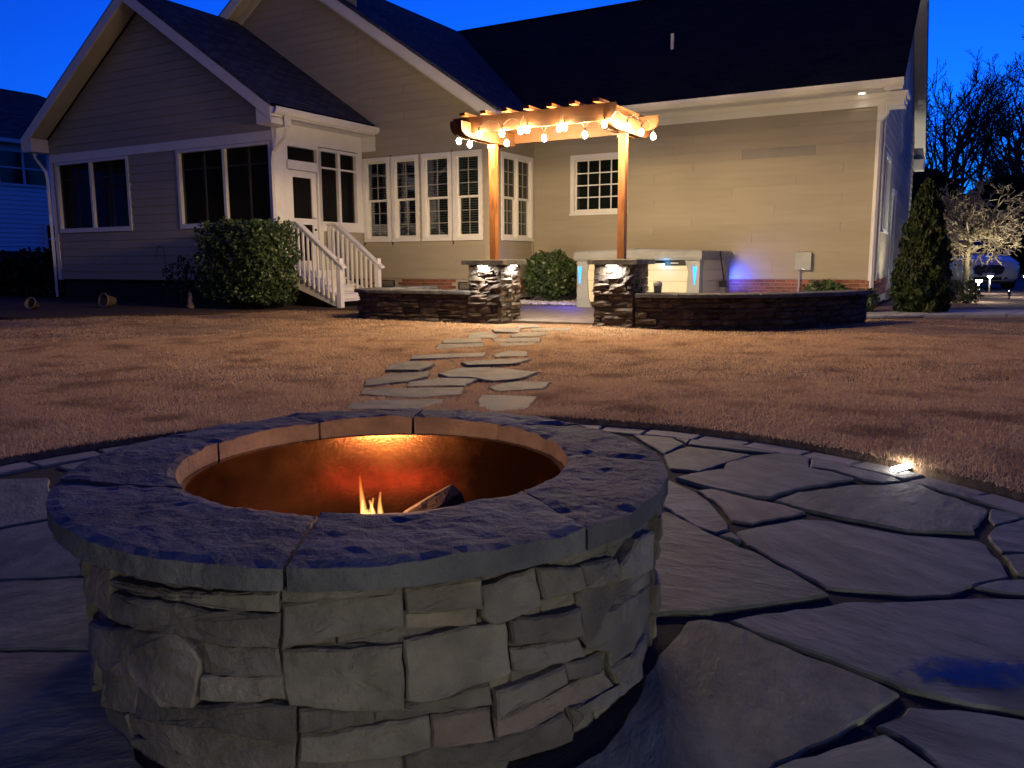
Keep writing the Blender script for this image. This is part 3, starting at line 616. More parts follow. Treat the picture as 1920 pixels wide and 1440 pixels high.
def window(pl, a0, a1, z0, z1, cols=2, rows=3, units=1, fixed=False, blinds=True, case=.085):
    """casing, sashes with muntins, panes and a slatted blind"""
    mb = MB(); c = case
    for b in ((a0, a1, z1 - c, z1), (a0, a1, z0, z0 + c * .8), (a0, a0 + c, z0 + c * .8, z1 - c), (a1 - c, a1, z0 + c * .8, z1 - c)): slab(mb, pl, *b, -.05, .038)
    slab(mb, pl, a0 - .01, a1 + .01, z0 - .012, z0 + .03, .038, .055)
    w = part('window', mb, 'trim', house)
    A0, A1, Z0, Z1 = a0 + c, a1 - c, z0 + c * .8, z1 - c
    mul = MB(); uw = (A1 - A0 - .05 * (units - 1)) / units
    for u_ in range(units):
        x0 = A0 + u_ * (uw + .05); x1 = x0 + uw
        if u_: slab(mul, pl, x0 - .05, x0, Z0, Z1, -.05, .03)
        secs = ((Z0, Z1, 0),) if fixed else (((Z0 + Z1) / 2 - .02, Z1, 0), (Z0, (Z0 + Z1) / 2 + .02, 1))
        for s0, s1, lo in secs:
            d0, d1 = (-.05, -.015) if not lo else (-.085, -.05)
            sm = MB(); fr = .035 if not lo else .05
            for b in ((x0, x1, s1 - fr, s1), (x0, x1, s0, s0 + fr), (x0, x0 + fr, s0 + fr, s1 - fr), (x1 - fr, x1, s0 + fr, s1 - fr)): slab(sm, pl, *b, d0, d1)
            part('sash', sm, 'trim', w)
            mm = MB(); p0, p1, r0_, r1_ = x0 + fr, x1 - fr, s0 + fr, s1 - fr; t = .009 if not fixed else .012
            for k_ in range(1, cols): q = p0 + (p1 - p0) * k_ / cols; slab(mm, pl, q - t, q + t, r0_, r1_, d0 + .008, d1 - .006)
            for k_ in range(1, rows): q = r0_ + (r1_ - r0_) * k_ / rows; slab(mm, pl, p0, p1, q - t, q + t, d0 + .010, d1 - .009)
            part('muntin', mm, 'trim' if fixed else 'grille', w)
            gm = MB(); slab(gm, pl, p0, p1, r0_, r1_, d0 + .014, d0 + .018); part('pane', gm, 'glass', w)
        if blinds:
            bm = MB(); z = Z0 + .04; f = PL[pl]
            while z < Z1 - .02:
                bm.hexa([f(x0 + .03, z, -.112), f(x1 - .03, z, -.112), f(x1 - .03, z + .002, -.108), f(x0 + .03, z + .002, -.108),
                         f(x0 + .03, z + .026, -.132), f(x1 - .03, z + .026, -.132), f(x1 - .03, z + .028, -.128), f(x0 + .03, z + .028, -.128)]); z += .05
            part('blind', bm, 'blind', w)
    if units > 1: part('mullion', mul, 'trim', w)
    jm = MB()
    for b in ((A0 - .02, A0, Z0, Z1), (A1, A1 + .02, Z0, Z1), (A0 - .02, A1 + .02, Z1, Z1 + .02), (A0 - .02, A1 + .02, Z0 - .02, Z0)): slab(jm, pl, *b, -.24, -.05)
    part('jamb', jm, 'blind', w)
    return w
def gable_lim(uc, zap): return lambda z: (uc - (zap - z) / PIT_, uc + (zap - z) / PIT_)

# walls: sheathing behind the boards, then each board
WB = [(-12.21, -11.46), (-11.42, -10.69), (-10.61, -9.85), (-9.81, -9.09)]
uWc, zWap = (uB0 + uR_) / 2, 7.52
mb = MB().prism([(uB0, .05), (uR_ - .25, .05), (uR_ - .25, 3.7), (uWc, zWap - .15), (uB0, 3.85)], 0, .1); mb.v = [(x, vB + .24 + z, y) for x, y, z in mb.v]
wallB = part('wall', mb, 'room', house)
siding(wallB, 'B', uP + .0, uR_, ZS, zWap, [(a, b, 1.40, 3.21) for a, b in WB], lambda z: (uB0, min(uR_, uWc + (zWap - z) / PIT_)))
siding(wallB, 'B', uB0, uP, 3.9, zWap, [], lambda z: (uWc - (zWap - z) / PIT_, 99))
mb = MB().box(uB0, uP, vB + .01, vB + .2, .05, 4.0); part('porch_back_wall', mb, 'siding', house)
for a, b in WB: window('B', a, b, 1.40, 3.21)
mb = MB().box(uR_ - .36, uR_ - .24, vB + .4, vC + .3, .05, 4.0)
wallR = part('wall', mb, 'room', house)
siding(wallR, 'R', vB, vC, ZS, 3.9, [(15.15, 16.53, 1.40, 3.21)])
window('R', 15.15, 16.53, 1.40, 3.21, units=2)
mb = MB().box(uR_, uS - .25, vC + .24, vC + .34, .05, 3.9)
wallC = part('wall', mb, 'room', house)
siding(wallC, 'C', uR_, uS, ZS, 3.68, [(-8.0, -6.66, 1.94, 3.21)], patch=(-4.29, -2.93, 3.02))
window('C', -8.0, -6.66, 1.94, 3.21, cols=4, rows=4, fixed=True, blinds=False, case=.10)
mb = MB().prism([(vC + .3, .05), (vR, .05), (vR, 3.8), (22.1, 7.6), (vC + .3, 3.9)], 0, .1); mb.v = [(us(x) - .30 + z, x, y) for x, y, z in mb.v]
wallS = part('wall', mb, 'room', house)
siding(wallS, 'S', vC, vR, ZS, 7.6, [(17.2, 18.5, 1.47, 2.95), (19.6, 20.6, .3, 2.4)], lambda z: (vC if z < 3.9 else 22.1 - (7.75 - z) / .644, vR if z < 3.9 else 22.1 + (7.75 - z) / .644))
window('S', 17.2, 18.5, 1.47, 2.95, cols=3, rows=3, units=2)
mb = MB(); slab(mb, 'S', 19.65, 20.55, .35, 2.35, -.1, .01); dr = part('side_door', mb, 'tubgrey', house)
mb = MB()
for b in ((19.55, 19.65, .3, 2.45), (20.55, 20.65, .3, 2.45), (19.65, 20.55, 2.35, 2.45)): slab(mb, 'S', *b, -.05, .04)
part('door_casing', mb, 'trim', dr)
# back and left of the house, closed
mb = MB().box(uB0, uS - .3, vR - .1, vR, .05, 3.9); mb.box(uB0 - .1, uB0, vB, vR, .05, 3.9); part('wall', mb, 'siding', house)
# corner boards
mb = MB()
for pl, a0, a1 in (('C', uS - .11, uS), ): slab(mb, pl, a0, a1 + .03, ZS - .02, 3.68, .0, .034)
slab(mb, 'S', vC - .034, vC + .09, ZS - .02, 3.9, .0, .034)
part('corner_board', mb, 'trim', house)
mb = MB(); slab(mb, 'B', uR_ - .09, uR_ + .03, ZS - .01, 3.75, 0, .032); slab(mb, 'R', vB - .03, vB + .09, ZS - .01, 3.75, 0, .032); part('corner_board', mb, 'siding', house)
mb = MB(); slab(mb, 'R', vC - .09, vC - .03, ZS, 3.75, 0, .03); part('corner_board', mb, 'siding', house)
# frieze and gutter of the main wall
mb = MB(); slab(mb, 'C', uR_ + .02, uS + .034, 3.675, 3.86, 0, .03); slab(mb, 'C', uR_ + .02, uS + .05, 3.81, 3.90, .03, .06); part('frieze', mb, 'trim', house)
mb = MB().box(uR_ + .3, uS + .30, vC - .36, vC + .05, 3.895, 3.915); part('soffit', mb, 'trim', house)
def gutter(u0, u1, v0, v1, z, along):
    mb = MB(); prof = [(0, 0), (.07, 0), (.125, .06), (.13, .125), (.12, .125), (.11, .065), (.065, .012), (0, .012)]
    n = len(prof)
    for e in (0, 1):
        for a, b in prof:
            if along == 'u': mb.v.append(((u0, u1)[e], v0 - a, z + b))
            else: mb.v.append((u0 + a, (v0, v1)[e], z + b))
    for i in range(n): j = (i + 1) % n; mb.f.append((i, j, n + j, n + i))
    mb.f.append(tuple(range(n))); mb.f.append(tuple(n + i for i in reversed(range(n))))
    return part('gutter', mb, 'trim', house)
gutter(uR_ + .35, uS + .33, vC - .36, 0, 3.925, 'u')
mb = MB().box(uR_ + .3, uS + .31, vC - .36, vC - .34, 3.9, 4.0); part('fascia', mb, 'trim', house)
# soffit lamp
mb = MB().lathe([(.0, 0), (.055, 0), (.06, .012), (.0, .012)], (-2.15, vC - .19, 3.882), 14); part('soffit_lamp', mb, 'lampd', house)
light('soffit_light', 'SPOT', 1.2, (1, .86, .66), house, (-2.15, vC - .19, 3.87), (0, 0, -1), .04, 120)
# eave return at the right corner
mb = MB().box(uS + .04, uS + .36, vC - .34, vC + .22, 3.70, 3.78); mb.box(uS + .04, uS + .40, vC - .37, vC + .25, 3.78, 3.85); mb.box(uS + .04, uS + .34, vC - .30, vC + .18, 3.62, 3.70); part('eave_return', mb, 'trim', house)
mb = MB().box(us(vR) + .02, us(vR) + .28, vR - .15, vR + .45, 3.55, 3.85); part('eave_return', mb, 'trim', house)

def quadslab(P, th, mat, name='roof', parent=None):
    """P: 4 points (top face), th: thickness straight down"""
    mb = MB().hexa([(x, y, z - th) for x, y, z in P] + list(P)); return part(name, mb, mat, parent or house)
# main roof
zr, vr = 7.86, 22.1; ze = 4.06
uw0 = uWc
OVS = .30
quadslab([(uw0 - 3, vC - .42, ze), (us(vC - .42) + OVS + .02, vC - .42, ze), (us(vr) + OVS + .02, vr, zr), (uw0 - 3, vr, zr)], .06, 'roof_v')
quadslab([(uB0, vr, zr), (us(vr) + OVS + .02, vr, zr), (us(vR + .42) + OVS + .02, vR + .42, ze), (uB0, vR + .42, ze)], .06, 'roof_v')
mb = MB().tube([(uB0, vr, zr), (us(vr) + OVS, vr, zr)], .05, 5); part('ridge_cap', mb, 'roof_v', house)
s_ = .644
for (v0, z0, v1, z1) in ((vC - .42, ze, vr, zr), (vR + .42, ze, vr, zr)):
    a0_, a1_, b0_, b1_ = us(v0) + .01, us(v0) + OVS, us(v1) + .01, us(v1) + OVS
    mb = MB().hexa([(a0_, v0, z0 - .2), (a1_, v0, z0 - .2), (b1_, v1, z1 - .2), (b0_, v1, z1 - .2), (a0_, v0, z0 - .065), (a1_, v0, z0 - .065), (b1_, v1, z1 - .065), (b0_, v1, z1 - .065)])
    part('rake', mb, 'trim', house)
mb = MB().tube([(-6.5, 18.7, 5.5), (-6.5, 18.7, 6.0)], .04, 8); part('vent_pipe', mb, 'trim', house)
# wing roof: ridge along v
zwr = 7.86
ov = .38
for sgn, ue in ((1, uR_ + .40), (-1, uB0 - .40)):
    zw = zwr - abs(ue - uWc) * PIT_
    a = [(uWc, vB - ov, zwr), (ue, vB - ov, zw), (ue, vr, zw), (uWc, vr, zwr)]
    if sgn < 0: a = [a[1], a[0], a[3], a[2]]
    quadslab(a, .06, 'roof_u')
    # rake board and its soffit under the overhang
    mb = MB().hexa([(uWc, vB - ov - .02, zwr - .30), (ue, vB - ov - .02, zw - .30), (ue, vB - ov + .02, zw - .30), (uWc, vB - ov + .02, zwr - .30),
                    (uWc, vB - ov - .02, zwr - .065), (ue, vB - ov - .02, zw - .065), (ue, vB - ov + .02, zw - .065), (uWc, vB - ov + .02, zwr - .065)][::1])
    part('rake', mb, 'trim', house)
    mb = MB().hexa([(uWc, vB - ov + .02, zwr - .22), (ue, vB - ov + .02, zw - .22), (ue, vB + .0, zw - .22), (uWc, vB + .0, zwr - .22),
                    (uWc, vB - ov + .02, zwr - .20), (ue, vB - ov + .02, zw - .20), (ue, vB + .0, zw - .20), (uWc, vB + .0, zwr - .20)])
    part('soffit', mb, 'soffit', house)
    mb = MB().hexa([(uWc, vB - .035, zwr - .42), (ue - sgn * .42, vB - .035, zw - .42 + .42 * PIT_), (ue - sgn * .42, vB, zw - .42 + .42 * PIT_), (uWc, vB, zwr - .42),
                    (uWc, vB - .035, zwr - .225), (ue - sgn * .42, vB - .035, zw - .225 + .42 * PIT_), (ue - sgn * .42, vB, zw - .225 + .42 * PIT_), (uWc, vB, zwr - .225)])
    part('frieze', mb, 'trim', house)
zw = zwr - (uR_ + .4 - uWc) * PIT_
mb = MB().box(uR_ + .03, uR_ + .40, vB - ov, vB + .12, zw - .34, zw - .06); part('eave_return', mb, 'trim', house)
gutter(uR_ + .40, 0, vB - .3, vC - .2, zw - .19, 'v')
mb = MB().box(uR_ + .03, uR_ + .40, vB + .12, vC - .3, zw - .22, zw - .20); part('soffit', mb, 'trim', house)

# screened porch
A1 = [(-19.33, -16.71), (-15.01, -12.32)]
uPc, zPap = (uA0 + uP) / 2, 6.28
mb = MB()
slab(mb, 'A', uA0, uP, .55, 1.76, -.12, -.012); slab(mb, 'A', -16.71, -15.01, 1.76, 3.25, -.12, -.012); slab(mb, 'A', uA0, -19.33, 1.76, 3.25, -.12, -.012); slab(mb, 'A', uA0, uP, 3.25, 3.6, -.12, -.012)
wallA = part('wall', mb, 'room', house)
gm = MB().prism([(uA0, 3.6), (uP, 3.6), (uP, 3.8), (uPc, zPap - .05), (uA0, 3.8)], 0, .1); gm.v = [(x, vA + .013 + z, y) for x, y, z in gm.v]; part('gable', gm, 'room', house)
siding(wallA, 'A', uA0, uP, ZS, 3.31, [(a - .0, b + .0, 1.66, 3.30) for a, b in A1] + [(uP - .1, uP, .5, 3.3)])
siding(wallA, 'A', uA0, uP, 3.50, zPap, [], gable_lim(uPc, zPap))
mb = MB(); slab(mb, 'A', uA0 - .02, uP + .03, 3.31, 3.495, -.01, .032); part('band_board', mb, 'trim', house)
mb = MB(); slab(mb, 'A', uA0 - .03, uA0 + .09, ZS - .02, 3.31, 0, .034); part('corner_board', mb, 'trim', house)
def screened(pl, a0, a1, z0, z1, mull, rail=None, case=.075, mt='trim', sub=False):
    mb = MB(); c = case
    for b in ((a0 - c, a1 + c, z1, z1 + .06), (a0 - c, a1 + c, z0 - .10, z0), (a0 - c, a0, z0, z1), (a1, a1 + c, z0, z1)): slab(mb, pl, *b, -.10, .036)
    w = part('screen_window', mb, mt, house)
    mm = MB()
    for q in mull: slab(mm, pl, q - .035, q + .035, z0, z1, -.06, .025)
    part('mullion', mm, mt, w)
    ed = [a0] + list(mull) + [a1]
    for x0, x1 in zip(ed[:-1], ed[1:]):
        sm = MB(); slab(sm, pl, x0, x1, z0, z1, -.050, -.046); part('screen', sm, 'screen', w)
        if rail:
            rm = MB(); q = (x0 + x1) / 2; slab(rm, pl, q - .018, q + .018, z0, z1, -.09, -.055)
            slab(rm, pl, x0, x1, rail - .016, rail + .016, -.088, -.057); part('muntin', rm, 'trim', w)
    return w
screened('A', -19.30, -16.74, 1.77, 3.24, [-18.05], 2.9)
screened('A', -14.98, -12.36, 1.77, 3.24, [-13.64], 2.9)
screened('L', 12.5, 14.4, 1.77, 3.24, [13.45], 2.9)
mb = MB(); slab(mb, 'L', vA, vB, .55, 1.66, -.12, 0); slab(mb, 'L', vA, vB, 3.3, 3.9, -.12, 0); slab(mb, 'L', vA, 12.42, 1.66, 3.3, -.12, 0); slab(mb, 'L', 14.48, vB, 1.66, 3.3, -.12, 0); part('wall', mb, 'siding', house)
# door side of the porch
mb = MB(); slab(mb, 'P', 14.52, vB, .55, 3.9, -.12, -.012); slab(mb, 'P', 13.36, 14.52, .55, 1.63, -.12, -.012); slab(mb, 'P', vA, 12.36, .55, 3.3, -.12, -.012)
slab(mb, 'P', vA, 14.7, 3.30, 3.95, -.12, -.012)
wallP = part('wall', mb, 'room', house)
siding(wallP, 'P', 13.36, vB, ZS, 1.63)
mb = MB(); slab(mb, 'P', vA - .034, vB - .02, 3.33, 3.9, 0, .028); part('frieze', mb, 'trim', house)
mb = MB(); slab(mb, 'P', vA - .034, 12.36, ZS - .02, 3.33, -.01, .034); part('corner_post', mb, 'trim', house)
mb = MB(); slab(mb, 'P', 14.55, vB - .005, 1.63, 3.33, -.01, .03); part('corner_board', mb, 'trim', house)
mb = MB(); slab(mb, 'P', 13.30, vB - .03, 1.60, 1.74, -.02, .045); part('sill', mb, 'trim', house)
screened('P', 13.36, 14.47, 1.80, 3.25, [13.93], None)
mb = MB(); slab(mb, 'P', 13.36, 14.47, 2.90, 2.935, -.04, .0); part('screen_rail', mb, 'trim', house)
# transom and door
mb = MB()
for b in ((12.36, 13.28, 3.25, 3.33), (12.36, 13.28, 2.80, 2.98), (12.30, 12.40, .6, 3.3), (13.24, 13.36, .6, 3.3)): slab(mb, 'P', *b, -.10, .036)
tr = part('door_frame', mb, 'trim', house)
sm = MB(); slab(sm, 'P', 12.40, 13.24, 2.98, 3.25, -.05, -.046); part('screen', sm, 'screen', tr)
mb = MB()
for b in ((12.42, 12.55, .78, 2.79), (13.09, 13.22, .78, 2.79), (12.55, 13.09, 2.66, 2.79), (12.55, 13.09, 1.72, 1.84), (12.55, 13.09, .78, .98)): slab(mb, 'P', *b, -.045, .0)
door = part('screen_door', mb, 'trim', house)
sm = MB(); slab(sm, 'P', 12.55, 13.09, 1.84, 2.66, -.03, -.027); slab(sm, 'P', 12.55, 13.09, .98, 1.72, -.03, -.027); part('screen', sm, 'screen', door)
hm = MB().tube([(uP + .0, 13.14, 1.85), (uP + .05, 13.14, 1.85), (uP + .055, 13.06, 1.86)], .012, 6); part('handle', hm, 'alu', door)
hm = MB().tube([(uP, 13.15, 1.62), (uP + .03, 13.15, 1.62)], .022, 8); part('lock', hm, 'metal', door)
# porch floor, ceiling, roof
mb = MB().box(uA0 + .12, uP - .12, vA + .12, vB, .68, .76); part('porch_floor', mb, 'floor', house)
mb = MB().box(uA0 + .12, uP - .12, vA + .12, vB, 3.62, 3.66); part('porch_ceiling', mb, 'trim', house)
zpr = 6.62; ovp = .42
for sgn, ue in ((1, uP + .42), (-1, uA0 - .42)):
    zw = zpr - abs(ue - uPc) * PIT_
    a = [(uPc, vA - ovp, zpr), (ue, vA - ovp, zw), (ue, vB + .05, zw), (uPc, vB + .05, zpr)]
    if sgn < 0: a = [a[1], a[0], a[3], a[2]]
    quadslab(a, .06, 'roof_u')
    mb = MB().hexa([(uPc, vA - ovp - .02, zpr - .30), (ue, vA - ovp - .02, zw - .30), (ue, vA - ovp + .02, zw - .30), (uPc, vA - ovp + .02, zpr - .30),
                    (uPc, vA - ovp - .02, zpr - .065), (ue, vA - ovp - .02, zw - .065), (ue, vA - ovp + .02, zw - .065), (uPc, vA - ovp + .02, zpr - .065)])
    part('rake', mb, 'trim', house)
    mb = MB().hexa([(uPc, vA - ovp + .02, zpr - .25), (ue, vA - ovp + .02, zw - .25), (ue, vA, zw - .25), (uPc, vA, zpr - .25),
                    (uPc, vA - ovp + .02, zpr - .23), (ue, vA - ovp + .02, zw - .23), (ue, vA, zw - .23), (uPc, vA, zpr - .23)])
    part('soffit', mb, 'soffit', house)
    u0, u1 = (uP + .03, ue) if sgn > 0 else (ue, uA0 - .03)
    mb = MB().box(u0, u1, vA - ovp, vA + .1, zw - .36, zw - .06); part('eave_return', mb, 'trim', house)
    mb = MB().box(u0, u1, vA + .1, vB - .01, zw - .24, zw - .22); part('soffit', mb, 'trim', house)
zw = zpr - (uP + .42 - uPc) * PIT_
mb = MB().box(uP + .40, uP + .42, vA + .1, vB + .0, zw - .24, zw - .06); part('fascia', mb, 'trim', house)
gutter(uP + .42, 0, vA - ovp + .02, vB + .25, zw - .19, 'v')
mb = MB().box(uP + .03, uP + .42, vB - .02, vB + .02, zw - .55, zw - .22); part('eave_return', mb, 'trim', house)
def downspout(pts, rw=.04):
    mb = MB().tube(pts, rw, 4); return part('downspout', mb, 'trim', house)
downspout([(uP + .48, vA - .10, zw - .18), (uP + .48, vA - .10, zw - .40), (uP + .44, vA - .09, zw - .58), (uP + .10, vA - .08, zw - .82), (uP + .06, vA - .08, zw - 1.0), (uP + .06, vA - .08, .15)])
downspout([(uA0 - .48, vA - .10, zw - .18), (uA0 - .46, vA - .10, zw - .45), (uA0 - .1, vA - .08, zw - .80), (uA0 - .06, vA - .08, zw - 1.0), (uA0 - .06, vA - .08, .15)])
downspout([(uS + .10, vC - .30, 3.92), (uS + .10, vC - .30, 3.75), (uS + .05, vC - .08, 3.52), (uS - .04, vC - .08, 3.40), (uS - .04, vC - .08, .30)], .038)

# foundation: mortar core with single bricks, crawl-space vents
def foundation(pl, a0, a1, z0, z1, vents=(), seen=True):
    mb = MB(); slab(mb, pl, a0, a1, z0 - .1, z1, -.2, -.012)
    fd = part('foundation', mb, 'bmort', house)
    if not seen: return fd
    f = PL[pl]; bm = MB(); L, Hh = .195, .057
    p = [f(0, 0, .004), f(L, 0, .004), f(L, 0, -.03), f(0, 0, -.03), f(0, Hh, .004), f(L, Hh, .004), f(L, Hh, -.03), f(0, Hh, -.03)]
    o_ = Vector(f(0, 0, 0)); bm.hexa([Vector(q) - o_ for q in p]); me = mesh_of(bm, 'brick'); me.materials.append(M['brick'])
    z = z1 - .067; row = 0
    while z > z0 - .02:
        a = a0 + (-.1 if row % 2 else 0)
        while a < a1 - .02:
            if a >= a0 - .001 and a + L <= a1 + .12 and not any(v0 - .02 < a + L and a < v1 + .02 and z + Hh > w0 and z < w1 for v0, v1, w0, w1 in vents):
                b = bpy.data.objects.new('brick', me); link(b, fd); b.location = Vector(f(a, z, brg.uniform(-.002, .002))) - ORG[house.name]
            a += L + .010
        z -= .067; row += 1
    for v0, v1, w0, w1 in vents:
        vm = MB()
        for b in ((v0, v1, w1 - .02, w1), (v0, v1, w0, w0 + .02), (v0, v0 + .02, w0, w1), (v1 - .02, v1, w0, w1)): slab(vm, pl, *b, -.03, .008)
        q = w0 + .03
        while q < w1 - .03: slab(vm, pl, v0 + .02, v1 - .02, q, q + .008, -.03, .0); q += .022
        part('crawl_vent', vm, 'metal', fd)
    return fd
foundation('C', -5.2, uS - .01, .07, ZS, ())
foundation('C', uR_, -5.21, .07, ZS, (), False)
foundation('B', uP + .02, uR_ - .01, .25, ZS, [(-11.83, -11.42, .40, .545), (-9.72, -9.3, .36, .52)])
foundation('R', vB, vC, .25, ZS)
foundation('S', vC, vC + 3.2, .2, ZS)
for q_ in (('A', uA0, uP, -.2, -.1), ('S', vC + 3.2, vR, -.2, -.02), ('P', vA + .21, vB, -.2, -.1)):
    mb = MB(); slab(mb, q_[0], q_[1], q_[2], .05, ZS, q_[3], q_[4]); part('skirting', mb, 'black', house)

# ------------------------------------------------------------------ porch stairs
ZD = .78
st = root('porch_staircase', 'white wooden stairs with railings leading up to the porch door', 'stairs', (-11.6, 12.9, .07))
u_top, n_st = uP + .32, 4; run = .23; rise = (ZD - .07) / (n_st + 1)
mb = MB().box(uP + .06, u_top + .02, 12.36, 13.46, ZD - .04, ZD); part('landing', mb, 'trim', st)
for i in range(n_st):
    u0 = u_top + i * run; z = ZD - (i + 1) * rise
    part('tread', MB().box(u0 - .02, u0 + run + .02, 12.36, 13.46, z - .035, z), 'trim', st)
    part('riser', MB().box(u0 - .045, u0 - .021, 12.38, 13.44, z, z + rise - .036), 'trim', st)
ue = u_top + n_st * run; zend = .07
for v in (12.33, 13.49):
    mb = MB().hexa([(uP + .06, v - .022, ZD - .30), (ue + .05, v - .022, zend), (ue + .05, v + .022, zend), (uP + .06, v + .022, ZD - .30), (uP + .06, v - .022, ZD), (ue + .05, v - .022, zend + .22), (ue + .05, v + .022, zend + .22), (uP + .06, v + .022, ZD)])
    part('stringer', mb, 'trim', st)
    # newel posts
    part('newel_post', MB().box(ue + .06, ue + .16, v - .05, v + .05, .05, 1.02), 'trim', st)
    part('newel_post', MB().box(uP + .06, uP + .15, v - .045, v + .045, ZD, 1.70), 'trim', st)
    ua, ub = uP + .06, uP + .30; zr_ = 1.76; uc_ = ue + .24; zc = .86
    pts = [(ua, v), (ub, v), (uc_, v)]
    mb = MB()
    mb.box(ua, ub, v - .065, v + .065, zr_ - .035, zr_)
    mb.hexa([(ub, v - .065, zr_ - .035), (uc_, v - .065, zc - .035), (uc_, v + .065, zc - .035), (ub, v + .065, zr_ - .035), (ub, v - .065, zr_), (uc_, v - .065, zc), (uc_, v + .065, zc), (ub, v + .065, zr_)])
    part('handrail', mb, 'trim', st)
    mb = MB(); sl = (zc - zr_) / (uc_ - ub); um = ue + .06
    mb.box(ua, ub, v - .02, v + .02, zr_ - .135, zr_ - .04)
    mb.hexa([(ub, v - .02, zr_ - .135), (um, v - .02, zr_ - .135 + sl * (um - ub)), (um, v + .02, zr_ - .135 + sl * (um - ub)), (ub, v + .02, zr_ - .135), (ub, v - .02, zr_ - .04), (um, v - .02, zr_ - .04 + sl * (um - ub)), (um, v + .02, zr_ - .04 + sl * (um - ub)), (ub, v + .02, zr_ - .04)])
    part('rail', mb, 'trim', st)
    q = ua + .16
    while q < ue + .02:
        zt = zr_ - .10 if q < ub else zr_ - .10 + sl * (q - ub)
        zb = max(.07, (ZD - .16) + (q - u_top) * (zend + .1 - ZD + .16) / (ue - u_top) if q > u_top else ZD - .2)
        part('baluster', MB().box(q - .019, q + .019, v - .058, v - .021, zb, zt), 'trim', st); q += .122

# ------------------------------------------------------------------ stacked stone helpers
srg = random.Random(23)
def rough_block(P, N, rng, amp=.010):
    """P: 4 face corners (ccw seen from outside), N outward normal: a stone with a broken face"""
    P = [Vector(p) for p in P]; N = Vector(N)
    mb = MB(); n = 4; grid = []
    for i in range(n):
        for j in range(n):
            a, b = i / (n - 1), j / (n - 1)
            q = P[0] * (1 - a) * (1 - b) + P[1] * a * (1 - b) + P[2] * a * b + P[3] * (1 - a) * b
            edge = i in (0, n - 1) or j in (0, n - 1)
            q = q + N * ((-.010 if edge else .004) + rng.uniform(-amp, amp))
            if edge: q = q + (P[1] - P[0]).normalized() * rng.uniform(-.003, .003) + Vector((0, 0, rng.uniform(-.003, .003)))
            grid.append(q)
    k = len(grid); mb.v = [tuple(q) for q in grid]
    for i in range(n - 1):
        for j in range(n - 1): mb.f.append((i * n + j, (i + 1) * n + j, (i + 1) * n + j + 1, i * n + j + 1))
    ring = [i * n for i in range(n)] + [(n - 1) * n + j for j in range(1, n)] + [i * n + n - 1 for i in reversed(range(n - 1))] + [j for j in reversed(range(1, n - 1))]
    for r_ in ring: mb.v.append(tuple(grid[r_] - N * .07))
    m_ = len(ring)
    for i in range(m_): j = (i + 1) % m_; mb.f.append((ring[i], k + i, k + j, ring[j]))
    return mb
def stack_face(parent, fn, L, z0, z1, rng, hmin=.06, hmax=.12, lmin=.12, lmax=.34, out=.022, name='stone'):
    """fn(s, z) -> (point, normal) on the wall face; lays uneven courses"""
    z = z0; row = 0
    while z < z1 - .02:
        hc = min(rng.uniform(hmin, hmax), z1 - z)
        if z1 - (z + hc) < .035: hc = z1 - z
        s = 0.0
        while s < L - .01:
            ln = rng.uniform(lmin, lmax)
            if L - (s + ln) < lmin * .8: ln = L - s
            parts = [(z, z + hc)]
            if hc > .095 and rng.random() < .35: q = z + hc * rng.uniform(.4, .6); parts = [(z, q), (q, z + hc)]
            for q0, q1 in parts:
                o_ = rng.uniform(-out * .6, out); g_ = .003
                (pa, na), (pb, nb) = fn(s + g_, q0), fn(s + ln - g_, q0)
                N = (na + nb).normalized()
                c = [pa + Vector((0, 0, g_)), pb + Vector((0, 0, g_)), pb + Vector((0, 0, q1 - q0 - g_)), pa + Vector((0, 0, q1 - q0 - g_))]
                t = rng.uniform(-.008, .008)
                c = [c[0] + N * (o_ + t), c[1] + N * (o_ - t), c[2] + N * (o_ - t), c[3] + N * (o_ + t)]
                part(name, rough_block(c, N, rng), 'stone_shaded', parent)
            s += ln
        z += hc; row += 1
def cap_slab(poly, z0, z1, rng, step=.09, amp=.008):
    return MB().prism(wob(poly, step, amp, rng), z0, z1, bev=.012)

# ------------------------------------------------------------------ pillars
PVC = 10.76; PH = .90; HB = .29
PIL = {'L': -6.46, 'R': -4.40}
pill = {}
for key, uc in PIL.items():
    lab = 'stacked stone pillar with a lamp on two faces, beside the short seat wall' if key == 'L' else 'stacked stone pillar with a single lamp, in front of the hot tub'
    p = root('stone_pillar', lab, 'pillar', (uc, PVC, .03)); pill[key] = p
    part('core', MB().box(uc - HB + .02, uc + HB - .02, PVC - HB + .02, PVC + HB - .02, .0, PH), 'mortar', p)
    for d in ((0, -1), (1, 0), (0, 1), (-1, 0)):
        N = Vector((d[0], d[1], 0)); T = Vector((-d[1], d[0], 0))
        ctr = Vector((uc, PVC, 0)) + N * HB
        def fn(s, z, ctr=ctr, N=N, T=T): return ctr + T * (s - HB) + Vector((0, 0, z)), N
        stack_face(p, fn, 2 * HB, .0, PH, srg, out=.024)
    part('cap_stone', cap_slab([(uc - .36, PVC - .36), (uc + .36, PVC - .36), (uc + .36, PVC + .36), (uc - .36, PVC + .36)], PH, PH + .075, srg), 'cap', p)
